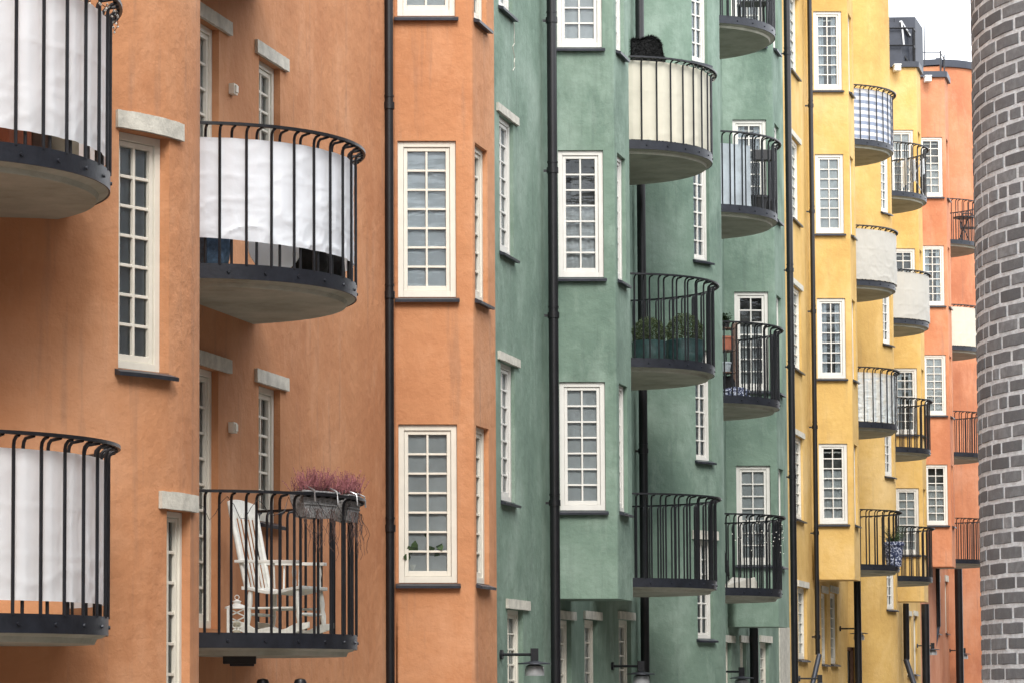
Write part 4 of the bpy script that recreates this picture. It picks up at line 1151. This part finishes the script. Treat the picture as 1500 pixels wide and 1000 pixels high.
# ---- second green bay, second balcony: plant rack, cloth
b = balH[1]; Y = 47.2
P = Vector((ratio(1062, 540)*Y, Y, b['zf'])); t = thing('plant_rack', P, 'brown slatted plant rack at the left end of a green balcony', 'shelf')
for sx in (-.16, .16):
    for sy in (-.14, .14):
        mb = MB(); mb.box(P+Vector((sx, sy, .62)), (.035, .035, 1.24)); mb.build('post', M['wood'], t)
for k in range(4):
    mb = MB(); [mb.box(P+Vector((-.12+.06*i, 0, .12+.34*k)), (.045, .30, .018)) for i in range(5)]; mb.build('shelf', M['wood'], t)
def pot(P, r, h, mat, label, plant=None, seed=1):
    t = thing('flower_pot', P, label, 'flower pot'); mb = MB()
    mb.lathe(P, [(r*.72, 0), (r*.95, h*.85), (r*1.06, h*.85), (r*1.06, h), (r*.9, h), (r*.85, h*.85), (0, h*.84)], 20); mb.build('pot', M[mat], t, smooth=True)
    if plant:
        rn = random.Random(seed); lf = MB()
        for i in range(60):
            d = Vector((rn.gauss(0, .5), rn.gauss(0, .5), 1)).normalized()*rn.uniform(.4, 1)*plant; q_ = Vector(P)+Vector((0, 0, h*.85))
            lf.tube([q_, q_+d*.6, q_+d+Vector((0, 0, -.03))], .003, 3, cap=False)
            for k in range(5):
                s_ = q_+d*rn.uniform(.3, 1); v_ = Vector((rn.gauss(0, 1), rn.gauss(0, 1), rn.gauss(0, .5))).normalized()*.05; w_ = v_.cross(Vector((0, 0, 1)))*.3
                lf.poly([s_, s_+v_*.5+w_, s_+v_, s_+v_*.5-w_])
        lf.build('plant', M['leaf2'], t)
pot(P+Vector((.02, 0, .81+.01)), .11, .20, 'terracotta', 'terracotta pot on the plant rack of a green balcony')
pot(P+Vector((0, 0, 1.15)), .09, .1, 'dark', 'small dark pot on top of the brown plant rack', .18, 3)
pot(P+Vector((0, 0, .475)), .10, .15, 'frosted', 'pale blue pot low in the brown plant rack')
Y = 46.9; lumpy('cushion', (ratio(1077, 580)*Y, Y, b['zf']), (.42, .34, .20), 'pattern', 'white and blue patterned cushion lying on the floor of a green balcony', 'cushion', 2, .3)
Y = 47.3; lumpy('bag', (ratio(1065, 560)*Y, Y, b['zf']), (.25, .25, .42), 'black_cloth', 'dark sack at the foot of the brown plant rack', 'bag', 6)
# third balcony up: planter box and pots behind the bars
b = balH[2]
for k, (px, Y) in enumerate(((1112, 46.9), (1126, 47.3))):
    pot(Vector((ratio(px, 300)*Y, Y, b['zf'])), .13, .26, 'dark', ['dark pot on the floor behind the frosted sheet', 'dark pot at the right end of the frosted sheet balcony'][k])
Y = 47.5; P = Vector((ratio(1118, 215)*Y, Y, b['zr']-.26)); t = thing('window_box', (P.x, P.y, b['zf']), 'small dark planter box hooked inside a rail above the frosted sheet', 'planter')
mb = MB(); mb.box(P+Vector((0, 0, .12)), (.34, .16, .17)); mb.build('planter_box', M['dark'], t, bevel=.01)
mb = MB(); [mb.tube([P+Vector((x, 0, .2)), P+Vector((x, -.03, .27)), P+Vector((x, -.06, .24))], .006, 6) for x in (-.1, .1)]; mb.build('hook', M['metal'], t)
# lowest balcony of that bay: pale board, closed parasol
b = balH[0]; Y = 46.6; P = Vector((ratio(1085, 860)*Y, Y, b['zf']))
mb = MB(); R = Matrix.Rotation(-.25, 3, 'Y') @ Matrix.Rotation(.3, 3, 'Z')
mb.hexa([P+Vector(v) for v in ((-.30, -.1, .01), (.27, -.1, .01), (.27, .15, .01), (-.30, .15, .01), (-.22, -.1, .07), (.20, -.1, .19), (.22, .15, .17), (-.1, .15, .20))])
tag(mb.build('covered_crate', M['screen_grey'], None, bevel=.01), 'pale cloth covered crate on the floor of the lowest balcony of the second green bay', 'crate')
P = Vector((ratio(1060, 830)*46.9, 46.9, b['zf'])); t = thing('parasol', P, 'closed dark parasol leaning at the left of the lowest second bay balcony', 'parasol')
mb = MB(); a_, e_ = P+Vector((.12, 0, .02)), P+Vector((-.12, 0, 1.0)); mb.tube([a_, e_], .012, 8); mb.build('pole', M['metal'], t)
mb = MB(); mb.tube([a_.lerp(e_, .2), a_.lerp(e_, .35), a_.lerp(e_, .8), e_], [.02, .05, .04, .012], 10); mb.build('folded_canopy', M['black_cloth'], t, smooth=True)
# second green: chair outline on the top balcony
b = balH[3]; P = Vector((ratio(1104, 30)*47.3, 47.3, b['zf'])); t = thing('balcony_chair', P, 'dark metal chair behind the bars of the balcony at the top, second green bay', 'chair')
def metal_chair(t, P, s_=1):
    for sx in (-.19, .19):
        for sy in (-.19, .19):
            mb = MB(); mb.tube([P+Vector((sx*1.1, sy*1.1, 0)), P+Vector((sx, sy, .44))], .013, 6); mb.build('leg', M['metal'], t, smooth=True)
    mb = MB(); [mb.box(P+Vector((0, -.18+.06*i, .45)), (.42, .045, .015)) for i in range(7)]; mb.build('seat', M['metal'], t)
    mb = MB(); mb.tube([P+Vector((-.2, .2, .44)), P+Vector((-.2, .27, .8)), P+Vector((-.12, .29, .9)), P+Vector((.12, .29, .9)), P+Vector((.2, .27, .8)), P+Vector((.2, .2, .44))], .013, 6)
    for i in range(4): mb.tube([P+Vector((-.12+.08*i, .2, .45)), P+Vector((-.12+.08*i, .29, .89))], .007, 5)
    mb.build('backrest', M['metal'], t, smooth=True)
metal_chair(t, P)
# yellow: patterned basket with plant on the lowest balcony, washing airer on the farther one
b = balY[0]; Y = 63.0; pot(Vector((ratio(1309, 810)*Y, Y, b['zf'])), .21, .50, 'pattern', 'blue and white patterned pot with twigs on the lowest yellow balcony', .5, 6)
b = balZ[3]; P = Vector((ratio(1338, 260)*69.7, 69.7, b['zf'])); t = thing('drying_rack', P, 'folding rack with white washing on the upper farther yellow balcony', 'drying rack')
mb = MB()
for s_ in (-1, 1): mb.tube([P+Vector((s_*.25, 0, 0)), P+Vector((-s_*.2, 0, .85))], .012, 6)
for i in range(4): mb.tube([P+Vector((-.3+.2*i, -.3, .85)), P+Vector((-.3+.2*i, .3, .85))], .008, 6)
mb.build('rack_frame', M['silver'], t)
mb = MB()
for i, (a_, e_) in enumerate(((.0, .5), (.2, .35), (-.2, .6))):
    for k in range(10):
        y0, y1 = -.25+.05*k, -.20+.05*k; f = lambda y: a_+.02*math.sin(y*30)
        mb.quad(P+Vector((f(y0), y0, .86)), P+Vector((f(y1), y1, .86)), P+Vector((f(y1)+.01, y1, .86-e_)), P+Vector((f(y0)+.01, y0, .86-e_)))
mb.build('washing', M['screen_white'], t, smooth=True)
# red: table and chair on the top visible balcony
b = balR[3]; P = Vector((ratio(1421, 350)*83.9, 83.9, b['zf'])); t = thing('balcony_chair', P, 'dark metal chair on the highest red balcony beside the brick tower', 'chair'); metal_chair(t, P)
P = Vector((ratio(1412, 350)*83.6, 83.6, b['zf'])); t = thing('balcony_table', P, 'small dark metal table on the highest red balcony', 'table')
mb = MB(); mb.lathe(P+Vector((0, 0, .68)), [(.28, 0), (.28, .025), (0, .026)], 24); mb.build('table_top', M['metal'], t)
mb = MB(); [mb.tube([P+Vector((.2*math.cos(a), .2*math.sin(a), 0)), P+Vector((-.15*math.cos(a), -.15*math.sin(a), .68))], .012, 6) for a in (.3, 2.4, 4.5)]; mb.build('legs', M['metal'], t)
# parasol / flag pole on yellow 4th
# ---- lamps along the ground floor
lamp(733, 958, 'wall lamp with flat grey shade beside the big green pipe, nearest one')
lamp(896, 975, 'wall lamp under the first green bay')
lamp(1050, 983, 'wall lamp beneath the second green bay, cut by the curved wall')
lamp(1170, 993, 'wall lamp low on the yellow wall next to the sloping downspout')
lamp(1230, 920, 'wall lamp above the narrow brown door of the yellow block')
lamp(1343, 945, 'wall lamp under the farther yellow bay')
lamp_at(ratio(1391, 952)*88.0, 88.0, zz(952, 88.0), 'wall lamp farthest away, on the red block near the brick tower', d=Vector((NX, NY, 0)))
# box fixed below the lowest orange balcony, posts standing at the pavement
mb = MB(); P = pxp(351, 965, 25.1); mb.box(P, (.27, .2, .075)); mb.box(P+Vector((.02, 0, -.045)), (.2, .15, .02)); mb.box(P+Vector((0, 0, .055)), (.05, .05, .05))
tag(mb.build('ceiling_lamp', M['dark'], None, bevel=.006), 'flat dark lamp box fixed under the lowest orange balcony', 'lamp')
for px, lb, rr in ((385, 'dark post with a domed cap, left one below the orange balcony', .035), (440, 'dark square post, right one below the orange balcony', .03)):
    Y = 24.6; P = pxp(px, 996, Y); zg = .1+.0095*Y; t = thing('post', (P.x, P.y, zg), lb, 'post')
    mb = MB(); mb.lathe(Vector((P.x, P.y, zg)), [(.03, 0), (.03, P.z-zg-.05), (.05, P.z-zg-.045), (.05, P.z-zg-.01), (.04, P.z-zg+.01), (0, P.z-zg+.018)], 16); mb.build('shaft', M['metal'], t, smooth=True)
    mb = MB(); mb.lathe(Vector((P.x, P.y, zg)), [(.09, 0), (.09, .02), (.04, .04), (.031, .04)], 16); mb.build('foot', M['metal'], t, smooth=True)
# ---- house plants on the sill inside the lowest orange bay window
def leaf_plant(px, Y, zb, label, h, seed, spread=.14):
    rn = random.Random(seed); P = Vector((ratio(px, 830)*Y, Y, zb)); t = thing('house_plant', P, label, 'house plant')
    mb = MB(); mb.lathe(P, [(.04, 0), (.055, .09), (.045, .09), (0, .085)], 14); mb.build('pot', M['white'], t, smooth=True)
    mb = MB()
    for i in range(13):
        a = rn.uniform(0, 6.28); top = P+Vector((math.cos(a)*rn.uniform(.3, 1)*spread, math.sin(a)*.04, h*rn.uniform(.35, 1)))
        b0 = P+Vector((0, 0, .08)); mid = b0.lerp(top, .5)+Vector((0, 0, .04)); mb.tube([b0, mid, top], .003, 4, cap=False)
        d = Vector((math.cos(a), -.2, rn.uniform(-.3, .6))).normalized(); L = rn.uniform(.09, .15); w_ = Vector((-d.z, 0, d.x)).normalized()*L*.28
        pts = [top, top+d*L*.3+w_, top+d*L*.7+w_*.8, top+d*L, top+d*L*.7-w_*.8, top+d*L*.3-w_]; mb.poly(pts)
    mb.build('leaves', M['leaf2'], t)
leaf_plant(604, 31.2, CZ+1.08+.10, 'leafy green house plant inside the lowest orange bay window, left pane', .34, 2)
leaf_plant(640, 31.22, CZ+1.08+.10, 'leafy green house plant inside the lowest orange bay window, right pane', .36, 5)

# ================================================================ LIGHT
SUN_EL, SUN_AZ = math.radians(42), math.radians(178)   # azimuth measured clockwise from +Y
w = bpy.data.worlds.new('World'); scene.world = w; w.use_nodes = True; nt = w.node_tree; nt.nodes.clear()
wo = nt.nodes.new('ShaderNodeOutputWorld'); bg = nt.nodes.new('ShaderNodeBackground'); sk = nt.nodes.new('ShaderNodeTexSky')
sk.sky_type = 'NISHITA'; sk.sun_disc = False; sk.sun_elevation = SUN_EL; sk.sun_rotation = SUN_AZ; sk.air_density = 1; sk.dust_density = 2
tc = nt.nodes.new('ShaderNodeTexCoord'); cn = noise_n(nt, tc.outputs['Generated'], 2.2, 5, .55)
cl = ramp(nt, cn.outputs[0], [(.3, (8.2, 8.5, 9.0, 1)), (.7, (10.5, 10.6, 10.8, 1))])
mx = mixc(nt, .90, sk.outputs[0], cl.outputs[0])
nt.links.new(mx, bg.inputs[0]); bg.inputs[1].default_value = .15; nt.links.new(bg.outputs[0], wo.inputs[0])
sl = bpy.data.lights.new('sun', 'SUN'); sl.energy = 1.5; sl.angle = math.radians(25); sl.color = (1, .96, .90)
so = bpy.data.objects.new('sun', sl); COL.objects.link(so)
d = Vector((math.sin(SUN_AZ)*math.cos(SUN_EL), math.cos(SUN_AZ)*math.cos(SUN_EL), math.sin(SUN_EL)))
so.rotation_euler = d.to_track_quat('Z', 'Y').to_euler(); so.location = (0, 0, 40)
vs = scene.view_settings; vs.view_transform = 'Standard'; vs.look = 'None'; vs.exposure = 1.12; vs.gamma = 1
scene.cycles.use_denoising = True
scene.cycles.max_bounces = 8; scene.cycles.transparent_max_bounces = 16
